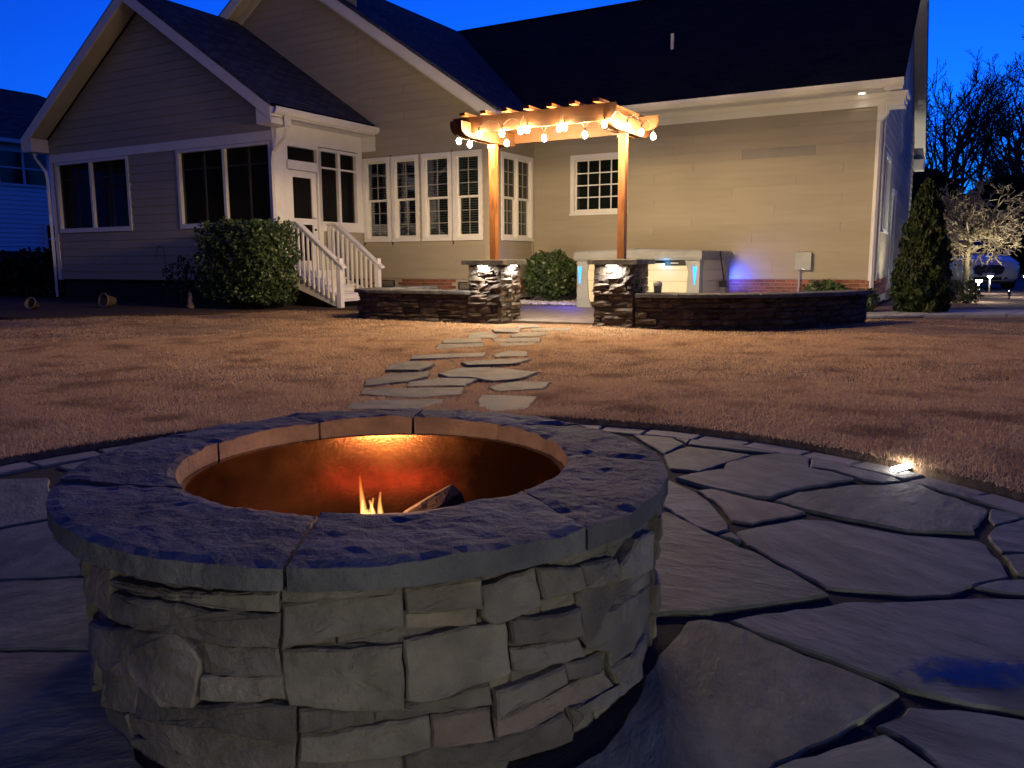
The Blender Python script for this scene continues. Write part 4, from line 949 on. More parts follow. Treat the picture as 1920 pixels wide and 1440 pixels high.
def pillar_lamp(key, d, power=20):
    p = pill[key]; uc = PIL[key]; N = Vector((d[0], d[1], 0)); T = Vector((-d[1], d[0], 0))
    c = Vector((uc, PVC, PH - .012)) + N * (HB + .045)
    a, b = c - T * .075, c + T * .075
    def bar(n0, n1, z0, z1):
        q = [a + N * n0, b + N * n0, b + N * n1, a + N * n1]
        if T.cross(N).z < 0: q = q[::-1]
        return MB().hexa([(x.x, x.y, x.z + z0) for x in q] + [(x.x, x.y, x.z + z1) for x in q])
    part('lamp_housing', bar(-.02, .03, .0, .011), 'metal', p)
    part('lamp', bar(-.012, .022, -.010, -.001), 'lampw', p)
    light('pillar_light', 'AREA', power, (1, .93, .80), p, c + N * .005 - Vector((0, 0, .014)), (0, 0, -1) , size=(.14, .03))
pillar_lamp('L', (0, -1)); pillar_lamp('L', (1, 0)); pillar_lamp('R', (0, -1))

# ------------------------------------------------------------------ seat walls
def seat_wall(name, label, line, top=.46, lamps=(), lp=13):
    w = root(name, label, 'stone wall', (line[0][0], line[0][1], .03))
    P = [Vector((a, b, 0)) for a, b in line]
    d = [0]
    for i in range(1, len(P)): d.append(d[-1] + (P[i] - P[i - 1]).length)
    def at(s):
        s = max(0, min(d[-1], s))
        for i in range(1, len(P)):
            if s <= d[i] + 1e-9:
                t = (P[i] - P[i - 1]).normalized(); return P[i - 1] + t * (s - d[i - 1]), t
        return P[-1], t
    def sm(s):      # smoothed tangent
        a, b = at(s - .08)[0], at(s + .08)[0]; t = (b - a).normalized(); return at(s)[0], Vector((t.y, -t.x, 0)), t
    def fn(s, z): q, nrm, t = sm(s); return q + Vector((0, 0, z)), nrm
    n = max(6, int(d[-1] / .12)); fr = []; bk = []
    for i in range(n + 1):
        q, nrm, t = sm(d[-1] * i / n); fr.append((q - nrm * .03)); bk.append((q - nrm * .30))
    mb = MB()
    for i in range(n): mb.hexa([(fr[i].x, fr[i].y, 0), (fr[i + 1].x, fr[i + 1].y, 0), (bk[i + 1].x, bk[i + 1].y, 0), (bk[i].x, bk[i].y, 0), (fr[i].x, fr[i].y, top), (fr[i + 1].x, fr[i + 1].y, top), (bk[i + 1].x, bk[i + 1].y, top), (bk[i].x, bk[i].y, top)])
    part('core', mb, 'mortar', w)
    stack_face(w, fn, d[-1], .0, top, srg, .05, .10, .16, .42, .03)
    q, nrm, t = sm(d[-1])
    def fe(s, z): return q - nrm * s + Vector((0, 0, z)) - t * .0, t
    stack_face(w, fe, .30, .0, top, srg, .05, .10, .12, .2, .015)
    s = -.02 if False else 0.0
    while s < d[-1] - .02:
        ln = srg.uniform(.45, .75)
        if d[-1] + .05 - (s + ln) < .35: ln = d[-1] + .05 - s
        a = []; b = []
        for i in range(5):
            qq, nn, tt = sm(min(d[-1], s + .004 + (ln - .008) * i / 4))
            if s + ln * i / 4 > d[-1]: qq = qq + tt * .05
            a.append((qq.x + nn.x * .06, qq.y + nn.y * .06)); b.append((qq.x - nn.x * .34, qq.y - nn.y * .34))
        part('cap_stone', cap_slab(a + b[::-1], top, top + .055, srg, .10, .007), 'cap', w); s += ln
    for fr_ in lamps:
        q, nrm, t = sm(d[-1] * fr_); c = q - nrm * .325 + Vector((0, 0, top - .012))
        def bar(n0, n1, z0, z1):
            p = [c - t * .075 - nrm * n0, c + t * .075 - nrm * n0, c + t * .075 - nrm * n1, c - t * .075 - nrm * n1]
            if t.cross(nrm).z > 0: p = p[::-1]
            return MB().hexa([(x.x, x.y, x.z + z0) for x in p] + [(x.x, x.y, x.z + z1) for x in p])
        part('lamp_housing', bar(-.03, .012, .0, .012), 'metal', w); part('lamp', bar(-.012, .010, -.011, -.001), 'lampw', w)
        light('wall_light', 'AREA', lp, (1, .84, .58), w, c - nrm * .02 - Vector((0, 0, .008)), -nrm - Vector((0, 0, .25)), size=(.14, .02))
    return w
def arc(p0, p1, p2, n=10):
    return [((1 - t) ** 2 * p0[0] + 2 * t * (1 - t) * p1[0] + t * t * p2[0], (1 - t) ** 2 * p0[1] + 2 * t * (1 - t) * p1[1] + t * t * p2[1]) for t in [i / n for i in range(n + 1)]]
lineL = [(-9.05, 12.5), (-9.08, 11.2)] + arc((-9.08, 11.0), (-9.08, 10.36), (-8.5, 10.37), 6) + [(-7.6, 10.45), (-6.77, 10.52)]
seat_wall('seat_wall', 'short low stone seat wall running from the pillar to the stairs', lineL, lamps=(.5, .62, .86))
lineR = [(-4.09, 10.52), (-3.7, 10.56)] + arc((-3.4, 10.6), (-2.2, 10.85), (-1.45, 12.75), 12)
seat_wall('seat_wall', 'long curved stone seat wall in front of the hot tub', lineR, lamps=(.12, .36, .6, .84))

# ------------------------------------------------------------------ cedar arbor
ar = root('cedar_arbor', 'cedar arbor with two posts standing on the stone pillars', 'arbor', (-5.43, PVC, .975))
ZT = .972
for uc in PIL.values():
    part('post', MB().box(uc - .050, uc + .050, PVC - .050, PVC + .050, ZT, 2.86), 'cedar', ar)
def tail_beam(L, h, th, z0, curl=.26):
    """side outline of a beam with scooped tails, extruded th thick; runs along x from 0 to L"""
    pts = [(0, h), (0, h * .62)]
    for i in range(1, 7): t = i / 6; pts.append((curl * t - curl * .25 * math.sin(PI * t), h * .62 * (1 - t) + 0 * t - .02 * math.sin(PI * t)))
    pts2 = [(L - x, y) for x, y in reversed(pts)]
    return pts + pts2, th, z0
def put_beam(name, mat, along, fixed, a0, a1, z0, h, th, curl=.26):
    pts, th, _ = tail_beam(a1 - a0, h, th, z0, curl)
    pts = pts[::-1]
    mb = MB().prism(pts, -th / 2, th / 2)
    if along == 'u': mb.v = [(a0 + x, fixed + z, z0 + y) for x, y, z in mb.v]
    else: mb.v = [(fixed + z, a0 + x, z0 + y) for x, y, z in mb.v]
    if along == 'u': mb.f = [f[::-1] for f in mb.f]
    return part(name, mb, mat, ar)
for uc in PIL.values():
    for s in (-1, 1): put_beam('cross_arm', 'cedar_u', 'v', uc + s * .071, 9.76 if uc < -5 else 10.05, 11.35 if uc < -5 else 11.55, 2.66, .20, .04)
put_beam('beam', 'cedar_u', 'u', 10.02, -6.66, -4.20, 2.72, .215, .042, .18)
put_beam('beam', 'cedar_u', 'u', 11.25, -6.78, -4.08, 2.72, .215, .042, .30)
for i in range(7):
    u = -6.42 + i * .335
    part('slat', MB().box(u - .045, u + .045, 9.86, 11.45, 2.936, 2.978), 'cedar', ar)
for uc in PIL.values():
    part('bracket', MB().box(uc - .07, uc + .07, PVC - .058, PVC - .051, 2.60, 2.655), 'metal', ar)

# string lights wound round the arbor
BULBS = [(-6.74, 10.55, 2.60), (-6.22, 9.82, 2.66), (-5.85, 9.80, 2.64), (-6.14, 10.6, 2.58), (-5.56, 9.80, 2.70), (-5.53, 10.6, 2.60), (-5.46, 9.78, 2.72), (-4.98, 9.80, 2.68), (-4.90, 9.78, 2.71), (-4.90, 10.6, 2.60), (-4.34, 9.80, 2.68), (-4.20, 10.4, 2.62), (-4.16, 10.8, 2.60), (-4.10, 11.1, 2.58), (-6.70, 10.2, 2.60)]
sl = root('string_light', 'string of warm glowing bulbs wound around the cedar arbor', 'string lights', (-5.43, 10.5, 2.75))
def sock(p):
    x, y, z = p
    s = part('socket', MB().lathe([(0, .075), (.012, .075), (.016, .06), (.016, .03), (0, .03)], p, 8), 'wire', sl)
    b = part('bulb', MB().lathe([(.0, .032), (.013, .030), (.026, .014), (.034, -.010), (.030, -.036), (.016, -.052), (0, -.056)], p, 10), 'bulb', sl, True)
BULBS = [(a, 9.975 if b < 10 else b, 2.69 + .012 * math.sin(9 * a) if b < 10 else c + .07) for a, b, c in BULBS]
for p in BULBS: sock(p)
order = [14, 0, 3, 1, 2, 4, 6, 5, 7, 8, 9, 10, 11, 12, 13]
pts = []
for i, k_ in enumerate(order):
    p = Vector(BULBS[k_]) + Vector((0, 0, .077))
    if pts: a = Vector(pts[-1]); pts += [tuple(a.lerp(p, t) + Vector((0, 0, .10 * math.sin(PI * t)))) for t in (.25, .5, .75)]
    pts.append(tuple(p))
part('wire', MB().tube(pts, .005, 4), 'wire', sl)

# ------------------------------------------------------------------ hot tub
T0, T1, S0, S1 = -6.79, -4.40, 14.38, 16.33
tub = root('hot_tub', 'covered hot tub with pale plank sides and blue corner lights', 'hot tub', ((T0 + T1) / 2, (S0 + S1) / 2, .07))
part('base', MB().box(T0 + .06, T1 - .06, S0 + .06, S1 - .06, .07, .17), 'black', tub)
part('cabinet', MB().box(T0 + .10, T1 - .10, S0 + .10, S1 - .10, .17, .99), 'black', tub)
for i in range(4):
    z0 = .18 + i * .20; z1 = z0 + .194
    part('plank', MB().box(T0 + .20, T1 - .20, S0 + .035, S0 + .09, z0, z1 if i < 3 else .90), 'tubpanel', tub)
    part('plank', MB().box(T1 - .09, T1 - .035, S0 + .20, S1 - .20, z0, z1 if i < 3 else .96), 'tubpanel', tub)
    part('plank', MB().box(T0 + .035, T0 + .09, S0 + .20, S1 - .20, z0, z1 if i < 3 else .96), 'tubpanel', tub)
def cpost(u, v, su, sv):
    # corner post, wider at the foot and head, with a light strip set in a recess
    mb = MB()
    prof = [(.07, .30), (.25, .24), (.75, .21), (.90, .25), (1.0, .30)]
    for i in range(len(prof) - 1):
        (z0, w0), (z1, w1) = prof[i], prof[i + 1]
        for z_, w_ in ((z0, w0), (z1, w1)): pass
        def ring(z, w): return [(u, v, z), (u + su * w, v, z), (u + su * w, v + sv * .07, z), (u + su * .07, v + sv * .07, z), (u + su * .07, v + sv * w, z), (u, v + sv * w, z)]
        a, b = ring(z0, w0), ring(z1, w1)
        if su * sv < 0: a, b = a[::-1], b[::-1]
        k = len(mb.v); mb.v += a + b
        for j in range(6): j2 = (j + 1) % 6; mb.f.append((k + j, k + j2, k + 6 + j2, k + 6 + j))
        if i == 0: mb.f.append(tuple(k + j for j in reversed(range(6))))
        if i == len(prof) - 2: mb.f.append(tuple(k + 6 + j for j in range(6)))
    p = part('corner_post', mb, 'tubgrey', tub)
    return p
pFL = cpost(T0, S0, 1, 1); pFR = cpost(T1, S0, -1, 1); cpost(T0, S1, 1, -1); cpost(T1, S1, -1, -1)
for (u, p) in ((T0 + .06, pFL), (T1 - .085, pFR)):
    mb = MB().hexa([(u - .008, S0 - .008, .52), (u + .008, S0 - .008, .52), (u + .008, S0 + .01, .52), (u - .008, S0 + .01, .52), (u - .034, S0 - .008, .84), (u + .034, S0 - .008, .84), (u + .034, S0 + .01, .84), (u - .034, S0 + .01, .84)])
    part('led_strip', mb, 'led', p)
part('led_strip', MB().box(T1 - .12, T1 - .06, S1 - .01, S1 + .008, .45, .80), 'led', tub)
light('tub_light', 'AREA', 12, (.05, .09, 1), tub, (T1 - .02, S1 + .03, .60), (.9, .45, -.2), size=(.05, .3))
light('tub_light', 'AREA', 26, (.08, .08, 1), tub, (T0 - .03, S0 + .05, .62), (-.75, -.65, -.55), size=(.06, .3))
# cover, two folded halves with a soft skirt
cu = root  # (alias kept short)
mb = MB()
def rr(z, g, crown=0): return [(T0 - g, S0 - g, z), ((T0 + T1) / 2, S0 - g, z + crown), (T1 + g, S0 - g, z), (T1 + g, S1 + g, z), ((T0 + T1) / 2, S1 + g, z + crown), (T0 - g, S1 + g, z)]
rings = [rr(.955, .035), rr(1.0, .05), rr(1.09, .05, .025), rr(1.125, .02, .035), rr(1.13, -.10, .04)]
for r_ in rings: mb.v += r_
for i in range(len(rings) - 1):
    for j in range(6): j2 = (j + 1) % 6; mb.f.append((i * 6 + j, i * 6 + j2, (i + 1) * 6 + j2, (i + 1) * 6 + j))
k = (len(rings) - 1) * 6; mb.f += [(k, k + 1, k + 4, k + 5), (k + 1, k + 2, k + 3, k + 4), (5, 4, 3, 2, 1, 0)]
cov = part('cover', mb, 'tubcover', tub)
part('cover_seam', MB().box((T0 + T1) / 2 - .02, (T0 + T1) / 2 + .02, S0 - .045, S1 + .045, 1.15, 1.172), 'tubcover', cov)
part('control_panel', MB().box(-5.05, -4.66, S0 + .018, S0 + .034, .86, .945), 'black', tub)
lm = part('logo_lamp', MB().lathe([(0, -.010), (.045, -.008), (.05, .0), (0, .0)], (0, 0, 0), 16), 'ledc', tub)
lm.data.transform(Matrix.Rotation(PI / 2, 4, 'X')); lm.data.transform(Matrix.Translation(Vector((-5.02, S0 + .012, .905)) - ORG[tub.name]))
lm.data.flip_normals()
part('logo_script', MB().box(-4.94, -4.80, S0 + .012, S0 + .017, .895, .912), 'alu', tub)
light('logo_light', 'POINT', 1.6, (.05, .5, 1), tub, (-5.02, S0 - .06, .90), radius=.03)
# cover lifter
mb = MB().tube([(T1 + .065, S1 - .55, .50), (T1 + .075, S1 - .95, 1.12)], .014, 6); part('cover_lifter', mb, 'black', tub)
part('lifter_bracket', MB().box(T1 + .0, T1 + .085, S1 - .66, S1 - .45, .44, .56), 'black', tub)

# small things near the tub
cn = hw(-3.88, 10.74, .517)
single('canister', MB().lathe([(0, 0), (.048, 0), (.056, .09), (.060, .092), (.060, .10), (.058, .14), (.045, .155), (0, .158)], (-3.83, 10.66, .514), 18), 'tubgrey', 'small grey lidded canister on the seat wall next to the pillar', 'canister', (-3.83, 10.66, .514), smooth=True)
eb = root('electrical_box', 'grey electrical disconnect box on the tan siding', 'electrical box', (-3.03, vC - .06, .08))
part('enclosure', MB().box(-3.17, -2.90, vC - .115, vC - .022, .77, 1.08), 'greybox', eb)
part('lid', MB().hexa([(-3.18, vC - .125, .76), (-2.89, vC - .125, .76), (-2.89, vC - .116, .76), (-3.18, vC - .116, .76), (-3.18, vC - .130, 1.09), (-2.89, vC - .130, 1.09), (-2.89, vC - .112, 1.10), (-3.18, vC - .112, 1.10)]), 'greybox', eb)
part('hasp', MB().box(-3.06, -3.0, vC - .135, vC - .126, .77, .785), 'chrome', eb)
part('conduit', MB().tube([(-3.10, vC - .07, .77), (-3.10, vC - .07, .55), (-3.11, vC - .09, .35), (-3.18, vC - .14, .2), (-3.24, vC - .2, .07)], .016, 8), 'greybox', eb, True)

# ------------------------------------------------------------------ fire pit
from mathutils import noise as mn
prg = random.Random(5)
PX, PY = PIT; RB = .683; RCAP = .727; CXO, CYO = -.347, 2.03; HX, HY, RH = -.345, 2.075, .488; ZC0, ZC1 = .404, .455
pit = root('fire_pit', 'round stacked stone fire pit with a slate cap and a fire inside', 'fire pit', (PX, PY, 0), 'w')
part('core', MB().lathe([(.60, -.03), (RB - .034, -.03), (RB - .034, ZC0), (.60, ZC0)], (PX, PY, 0), 96, True), 'mortar', pit)
def pit_stone(poly, out, tilt):
    P = [(R(a) * RB, z) for a, z in poly]
    ar_ = sum(P[i - 1][0] * P[i][1] - P[i][0] * P[i - 1][1] for i in range(len(P)))
    if ar_ < 0: P = P[::-1]
    P = wob(P, .022, .0022, prg); P = inset_poly(P, -.0028)
    cx_ = sum(p[0] for p in P) / len(P); cz_ = sum(p[1] for p in P) / len(P)
    zs = [p[1] for p in P]; hh = max(.02, max(zs) - min(zs))
    sd = prg.uniform(0, 99)
    def W3(p, r):
        t = p[0] / RB; return (PX + r * math.cos(t), PY + r * math.sin(t), p[1])
    def rel(p):
        return RB + out + tilt * (p[1] - cz_) / hh + .006 * mn.noise((p[0] * 9, p[1] * 16, sd)) + .005 * mn.noise((p[0] * 28, p[1] * 40, sd)) + .003 * mn.noise((p[0] * 70, p[1] * 90, sd))
    mb = MB(); n = len(P)
    L = [(P, lambda p: RB - .045), (P, lambda p: rel(p) - .005 + prg.uniform(-.002, .002)), (inset_poly(P, .004), rel)]
    for s in (.72, .45, .2): L.append(([(cx_ + (p[0] - cx_) * s, cz_ + (p[1] - cz_) * s) for p in P], rel))
    for q, fn in L: mb.v += [W3(p, fn(p)) for p in q]
    mb.v.append(W3((cx_, cz_), rel((cx_, cz_))))
    for i in range(len(L) - 1):
        for j in range(n): j2 = (j + 1) % n; mb.f.append((i * n + j, i * n + j2, (i + 1) * n + j2, (i + 1) * n + j))
    k = (len(L) - 1) * n; e = len(mb.v) - 1
    for j in range(n): mb.f.append((k + j, k + (j + 1) % n, e))
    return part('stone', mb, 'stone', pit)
for p in PITST: pit_stone(p, prg.uniform(-.002, .009), prg.uniform(-.013, .001))
def courses(a0, a1, lo, hi):
    z = -.02
    while z < ZC0 - .005:
        hc = min(prg.uniform(.05, .09), ZC0 + .004 - z)
        if ZC0 - z - hc < .03: hc = ZC0 + .004 - z
        a = a0
        while a < a1 - .5:
            da = prg.uniform(9, 24)
            if a1 - a - da < 7: da = a1 - a
            pit_stone([(a + .3, z + .003), (a + da - .3, z + .003), (a + da - .3, z + hc - .002), (a + .3, z + hc - .002)], prg.uniform(lo, hi), prg.uniform(-.010, .004)); a += da
        z += hc
courses(-12.0, 211.0, -.008, .012)          # the far side
courses(-150.0, -11.0, -.022, -.014)        # recessed stones showing between the front ones
JT = [(-144, -165), (-95, -92.6), (-41, -48), (3.5, -1), (52, 40), (86.5, 86.5), (121, 123), (163, 156)]
JT = [(a, b) for a, b in JT]
for i in range(8):
    (i0, o0) = JT[i]; (i1, o1) = JT[(i + 1) % 8]
    if i == 7: i1 += 360; o1 += 360
    g_ = .30; nt, nsr = max(14, int((o1 - o0) / 2.2)), 12; sd = prg.uniform(0, 90); tz = prg.uniform(-.004, .004)
    mb = MB()
    for t_ in range(nt + 1):
        f_ = t_ / nt; ai = R(i0 + g_ * 1.4 + (i1 - i0 - 2.8 * g_) * f_); ao = R(o0 + g_ + (o1 - o0 - 2 * g_) * f_)
        pi_ = Vector((HX + RH * math.cos(ai), HY + RH * math.sin(ai), 0))
        ro = RCAP + .007 * mn.noise((ao * 7, sd, 0)) + .004 * mn.noise((ao * 25, sd, 3))
        po = Vector((CXO + ro * math.cos(ao), CYO + ro * math.sin(ao), 0))
        for s in range(nsr + 1):
            k_ = s / nsr; q = pi_.lerp(po, k_)
            zz = ZC1 + tz + .0060 * mn.noise((q.x * 7, q.y * 11, sd)) + .0045 * mn.noise((q.x * 21, q.y * 34, sd)) + .0028 * mn.noise((q.x * 60, q.y * 80, sd)) - (.004 if s in (0, nsr) or t_ in (0, nt) else 0) + .012 * max(0, math.sin((ai + ao) / 2)) * (1 - k_)
            mb.v.append((q.x, q.y, zz))
    nv = (nt + 1) * (nsr + 1); rw = nsr + 1
    for t_ in range(nt):
        for s in range(nsr): mb.f.append((t_ * rw + s, t_ * rw + s + 1, (t_ + 1) * rw + s + 1, (t_ + 1) * rw + s))
    ring = [t_ * rw for t_ in range(nt + 1)] + [nt * rw + s for s in range(1, rw)] + [t_ * rw + nsr for t_ in reversed(range(nt))] + [s for s in reversed(range(1, nsr))]
    for r_ in ring: x_, y_, z_ = mb.v[r_]; mb.v.append((x_ + prg.uniform(-.0015, .0015), y_ + prg.uniform(-.0015, .0015), ZC0 + .002))
    m_ = len(ring)
    for j in range(m_): j2 = (j + 1) % m_; mb.f.append((ring[j], ring[j2], nv + j2, nv + j))
    mb.f.append(tuple(nv + j for j in range(m_)))
    part('cap_stone', mb, 'cap', pit)
mb = MB().lathe([(.505, .402), (.505, -.02)], (HX, HY, 0), 120); mb.lathe([(.472, .400), (.472, .408)], (HX, HY, 0), 120); mb.lathe([(.472, .408), (.52, .410)], (HX, HY, 0), 120); mb.lathe([(.505, .4015), (.472, .400)], (HX, HY, 0), 120)
ln_ = part('liner', mb, 'steel', pit, True)
part('ash_bed', MB().lathe([(0, .13), (.2, .13), (.38, .11), (.50, .09), (.50, .05), (0, .05)], (HX, HY, 0), 32), 'ash', pit)
part('embers', MB().lathe([(0, .175), (.08, .17), (.15, .145), (.19, .125), (0, .12)], (HX - .02, HY - .04, 0), 24), 'ember', pit)
def log(pa, pb, r, label, sd):
    lg = random.Random(sd); pa, pb = Vector(pa), Vector(pb); n = 7; mb = MB()
    ax = (pb - pa).normalized(); s1 = ax.cross(Vector((0, 0, 1))).normalized(); s2 = s1.cross(ax)
    prof = [(r * (1 + lg.uniform(-.18, .18)), 2 * PI * j / 9) for j in range(9)]
    for i in range(n):
        c = pa.lerp(pb, i / (n - 1))
        for rr_, t in prof:
            q = rr_ * (1 + lg.uniform(-.08, .08)) * (.82 if i in (0, n - 1) else 1); p = c + (s1 * math.cos(t) + s2 * math.sin(t)) * q; mb.v.append(tuple(p))
    for i in range(n - 1):
        for j in range(9): j2 = (j + 1) % 9; mb.f.append((i * 9 + j, i * 9 + j2, (i + 1) * 9 + j2, (i + 1) * 9 + j))
    mb.f.append(tuple(range(9))); mb.f.append(tuple((n - 1) * 9 + j for j in reversed(range(9))))
    return single('firewood_log', mb, 'char', label, 'log', tuple(pa), 'w')
log((-.44, 1.88, .17), (-.15, 2.12, .325), .055, 'charred log propped up highest in the fire pit beside the flame', 1)
log((-.62, 2.12, .18), (-.30, 2.02, .19), .05, 'charred log lying to the left of the flame in the fire pit', 2)
log((-.30, 2.30, .18), (.02, 1.98, .20), .05, 'charred log lying under the propped log in the fire pit', 3)
mb = MB(); frg = random.Random(8)
for k_ in range(9):
    bx, by = -.355 + frg.uniform(-.026, .026), 2.02 + frg.uniform(-.03, .03); hh = frg.uniform(.10, .215); pts = []; rd = []
    for i in range(8):
        t = i / 7; pts.append((bx + .010 * math.sin(4 * t + k_) * t, by + .015 * math.cos(4 * t + 2 * k_) * t, .205 + hh * t)); rd.append(max(.003, .015 * math.sin(PI * min(1, .25 + t * .75)) ** .7 * (1 - .35 * t)))
    mb.tube(pts, rd, 7)
fl = single('flame', mb, 'flame', 'small orange flame burning in the middle of the fire pit', 'flame', (-.362, 2.02, .205), 'w', smooth=True)
ORG[fl.name] = Vector((-.362, 2.02, .205))
light('fire_light', 'POINT', 12, (1, .42, .17), fl, (-.36, 2.10, .375), radius=.05)
light('ember_light', 'POINT', 4, (1, .07, .07), fl, (-.36, 2.0, .185), radius=.05)

# ------------------------------------------------------------------ lamps
ea, eb_ = Vector((1.653, 3.470, .034)), Vector((1.783, 3.565, .034))
el = root('edge_light', 'slim glowing bar light set in the patio edging by the grass', 'light', tuple((ea + eb_) / 2), 'w')
d_ = (eb_ - ea).normalized(); nrm = Vector((d_.y, -d_.x, 0))
def ebar(w0, w1, z0, z1):
    q = [ea + nrm * w0, eb_ + nrm * w0, eb_ + nrm * w1, ea + nrm * w1]
    if d_.cross(nrm).z * (w1 - w0) < 0: q = q[::-1]
    return MB().hexa([(p.x, p.y, p.z + z0) for p in q] + [(p.x, p.y, p.z + z1) for p in q])
part('housing', ebar(-.016, .016, .0, .006), 'metal', el); part('lamp', ebar(-.012, .012, .006, .020), 'lampc', el)
light('edge_glow', 'POINT', .55, (1, .95, .84), el, tuple((ea + eb_) / 2 + Vector((.03, .03, .05))), radius=.03)
def path_light(name, label, x, y, z0, h, power, group=None):
    p = root(name, label, 'light', (x, y, z0), 'w', group)
    part('post', MB().lathe([(0, -.1), (.022, -.1), (.022, h - .05), (0, h - .05)], (x, y, z0), 12), 'alu', p, True)
    part('cap', MB().lathe([(0, h), (.085, h - .004), (.09, h - .014), (.0, h - .014)], (x, y, z0), 20), 'alu', p, True)
    part('lamp', MB().lathe([(0, h - .015), (.055, h - .015), (.055, h - .045), (.0, h - .05)], (x, y, z0), 14), 'lampw', p, True)
    for k_ in range(1): light('path_glow', 'POINT', power, (1, .96, .79), p, (x, y, z0 + h - .085), radius=.045)
    return p
pl = hw(-.11, 19.2); path_light('path_light', 'path light nearest the walkway in the mulch before the bare tree', pl.x, pl.y, .085, .46, 45)
pl = hw(.10, 24.0); path_light('path_light', 'path light farther back beside the bumper of the parked car', pl.x, pl.y, .085, .46, 45)
pl = hw(.80, 22.0); path_light('path_light', 'path light under the headlight of the parked car, right of the others', pl.x, pl.y, .085, .5, 45)
path_light('path_light', 'unseen path light added on the lawn on the right behind the fire pit patio', 1.75, -.25, .03, .36, 125)  # unseen lamp, added to light the pit front and patio stones
path_light('path_light', 'unseen path light added on the patio edge straight behind the fire pit', -.30, -.20, .03, .36, 40)  # second unseen lamp, placed here to light the pit face and spare the left ground
def uplight(label, pos, aim, power, spot, col=(1, .90, .68)):
    u = root('uplight', label, 'light', tuple(pos), 'w'); pos = Vector(pos); d = (Vector(aim) - pos).normalized()
    part('stake', MB().tube([tuple(pos - Vector((0, 0, .05))), tuple(pos + Vector((0, 0, .06)))], .012, 6), 'metal', u)
    c = pos + Vector((0, 0, .09))
    part('housing', MB().tube([tuple(c - d * .05), tuple(c + d * .045)], [.03, .04], 12), 'metal', u)
    part('lens', MB().tube([tuple(c + d * .0455), tuple(c + d * .049)], .034, 12), 'lampw', u)
    light('uplight_beam', 'SPOT', power, col, u, tuple(c + d * .06), d, .03, spot)
w_ = hw(-.25, 22.0); q_ = hw(-.35, 22.4)
uplight('small uplight in the mulch at the foot of the bare tree', (w_.x + .30, w_.y - .95, .10), (q_.x + .35, q_.y + .1, 2.5), 170, 95)
w_ = hw(-.75, 17.7, .09); q_ = hw(-1.78, 17.9, 2.3); uplight('small uplight at the foot of the side wall near its front corner', w_, q_, 130, 105)
w_ = hw(-1.3, 26.6, .09); q_ = hw(-1.85, 27.7, 3.7); uplight('small uplight at the foot of the side wall near its far corner', w_, q_, 300, 50)

# ------------------------------------------------------------------ planting
def leaf_obj(name, P, size, mat, parent, seed, up=.0, long=1.6):
    g_ = np.random.default_rng(seed); n = len(P)
    a = g_.normal(0, 1, (n, 3)); a[:, 2] += up; a /= np.linalg.norm(a, axis=1)[:, None]
    b = g_.normal(0, 1, (n, 3)); b -= (b * a).sum(1)[:, None] * a; b /= np.linalg.norm(b, axis=1)[:, None]
    s = size * g_.uniform(.6, 1.25, n)[:, None]
    V = np.empty((n, 4, 3)); V[:, 0] = P - a * s * long / 2; V[:, 1] = P + b * s / 2; V[:, 2] = P + a * s * long / 2; V[:, 3] = P - b * s / 2
    V -= np.array(ORG[parent.name])
    o = bpy.data.objects.new(name, mesh_np(name, V.reshape(-1, 3), np.arange(4 * n).reshape(n, 4))); o.data.materials.append(M[mat]); link(o, parent); return o
def stems(parent, base, top, n, r, seed, spread, mat='bark'):
    g_ = random.Random(seed); mb = MB(); b = Vector(base)
    for i in range(n):
        t = Vector(top) + Vector((g_.uniform(-1, 1) * spread[0], g_.uniform(-1, 1) * spread[1], g_.uniform(-.3, .1) * (top[2] - base[2])))
        s = b + Vector((g_.uniform(-.1, .1), g_.uniform(-.1, .1), -.06)); m_ = s.lerp(t, .5) + Vector((g_.uniform(-.1, .1), g_.uniform(-.1, .1), 0))
        mb.tube([tuple(s), tuple(m_), tuple(t)], [r, r * .7, r * .35], 5)
    return part('trunk', mb, mat, parent)
def box_shrub(name, label, c, half, z0, z1, n, size, mat, seed, frame='h', rnd=.35, stem=True):
    rt = root(name, label, 'shrub', (c[0], c[1], .06), frame)
    g_ = np.random.default_rng(seed); hx, hy = half; zc, hz = (z0 + z1) / 2, (z1 - z0) / 2
    d = g_.normal(0, 1, (n, 3)); d /= np.linalg.norm(d, axis=1)[:, None]
    p = 10.0 if rnd < .5 else 2.4
    q = (np.abs(d) ** p).sum(1) ** (-1 / p); d = d * q[:, None]
    lump = 1 + (.045 if rnd < .5 else .16) * np.sin(d[:, 0] * 5 + 3 * d[:, 2] + seed) * np.cos(d[:, 1] * 6 - d[:, 2] * 4) + .05 * np.sin(d[:, 0] * 13 + d[:, 2] * 11)
    r_ = g_.uniform(0, 1, n) ** (1 / 6.0) * lump + np.abs(g_.normal(0, .03, n)) * (g_.uniform(0, 1, n) < .35)
    P = np.c_[c[0] + d[:, 0] * r_ * hx, c[1] + d[:, 1] * r_ * hy, zc + d[:, 2] * r_ * hz]
    if stem: stems(rt, (c[0], c[1], .07), (c[0], c[1], z1 - .25 * (z1 - z0)), 7, .022, seed, (hx * .6, hy * .6))
    leaf_obj('crown', P, size, mat, rt, seed + 1)
    return rt
box_shrub('shrub', 'large clipped leafy shrub beside the porch stairs', (-12.40, 11.40), (.90, .52), .22, 1.70, 15000, .052, 'leaf', 31)
box_shrub('shrub', 'rounded leafy shrub against the wall left of the hot tub', (-8.05, 15.75), (.55, .5), .18, 1.12, 5200, .06, 'leaf', 32, rnd=.7)
box_shrub('shrub', 'low dark shrub between the curved seat wall and the brick foundation', (-2.55, 16.1), (.36, .25), .12, .56, 1600, .05, 'leaf', 33, rnd=.7)
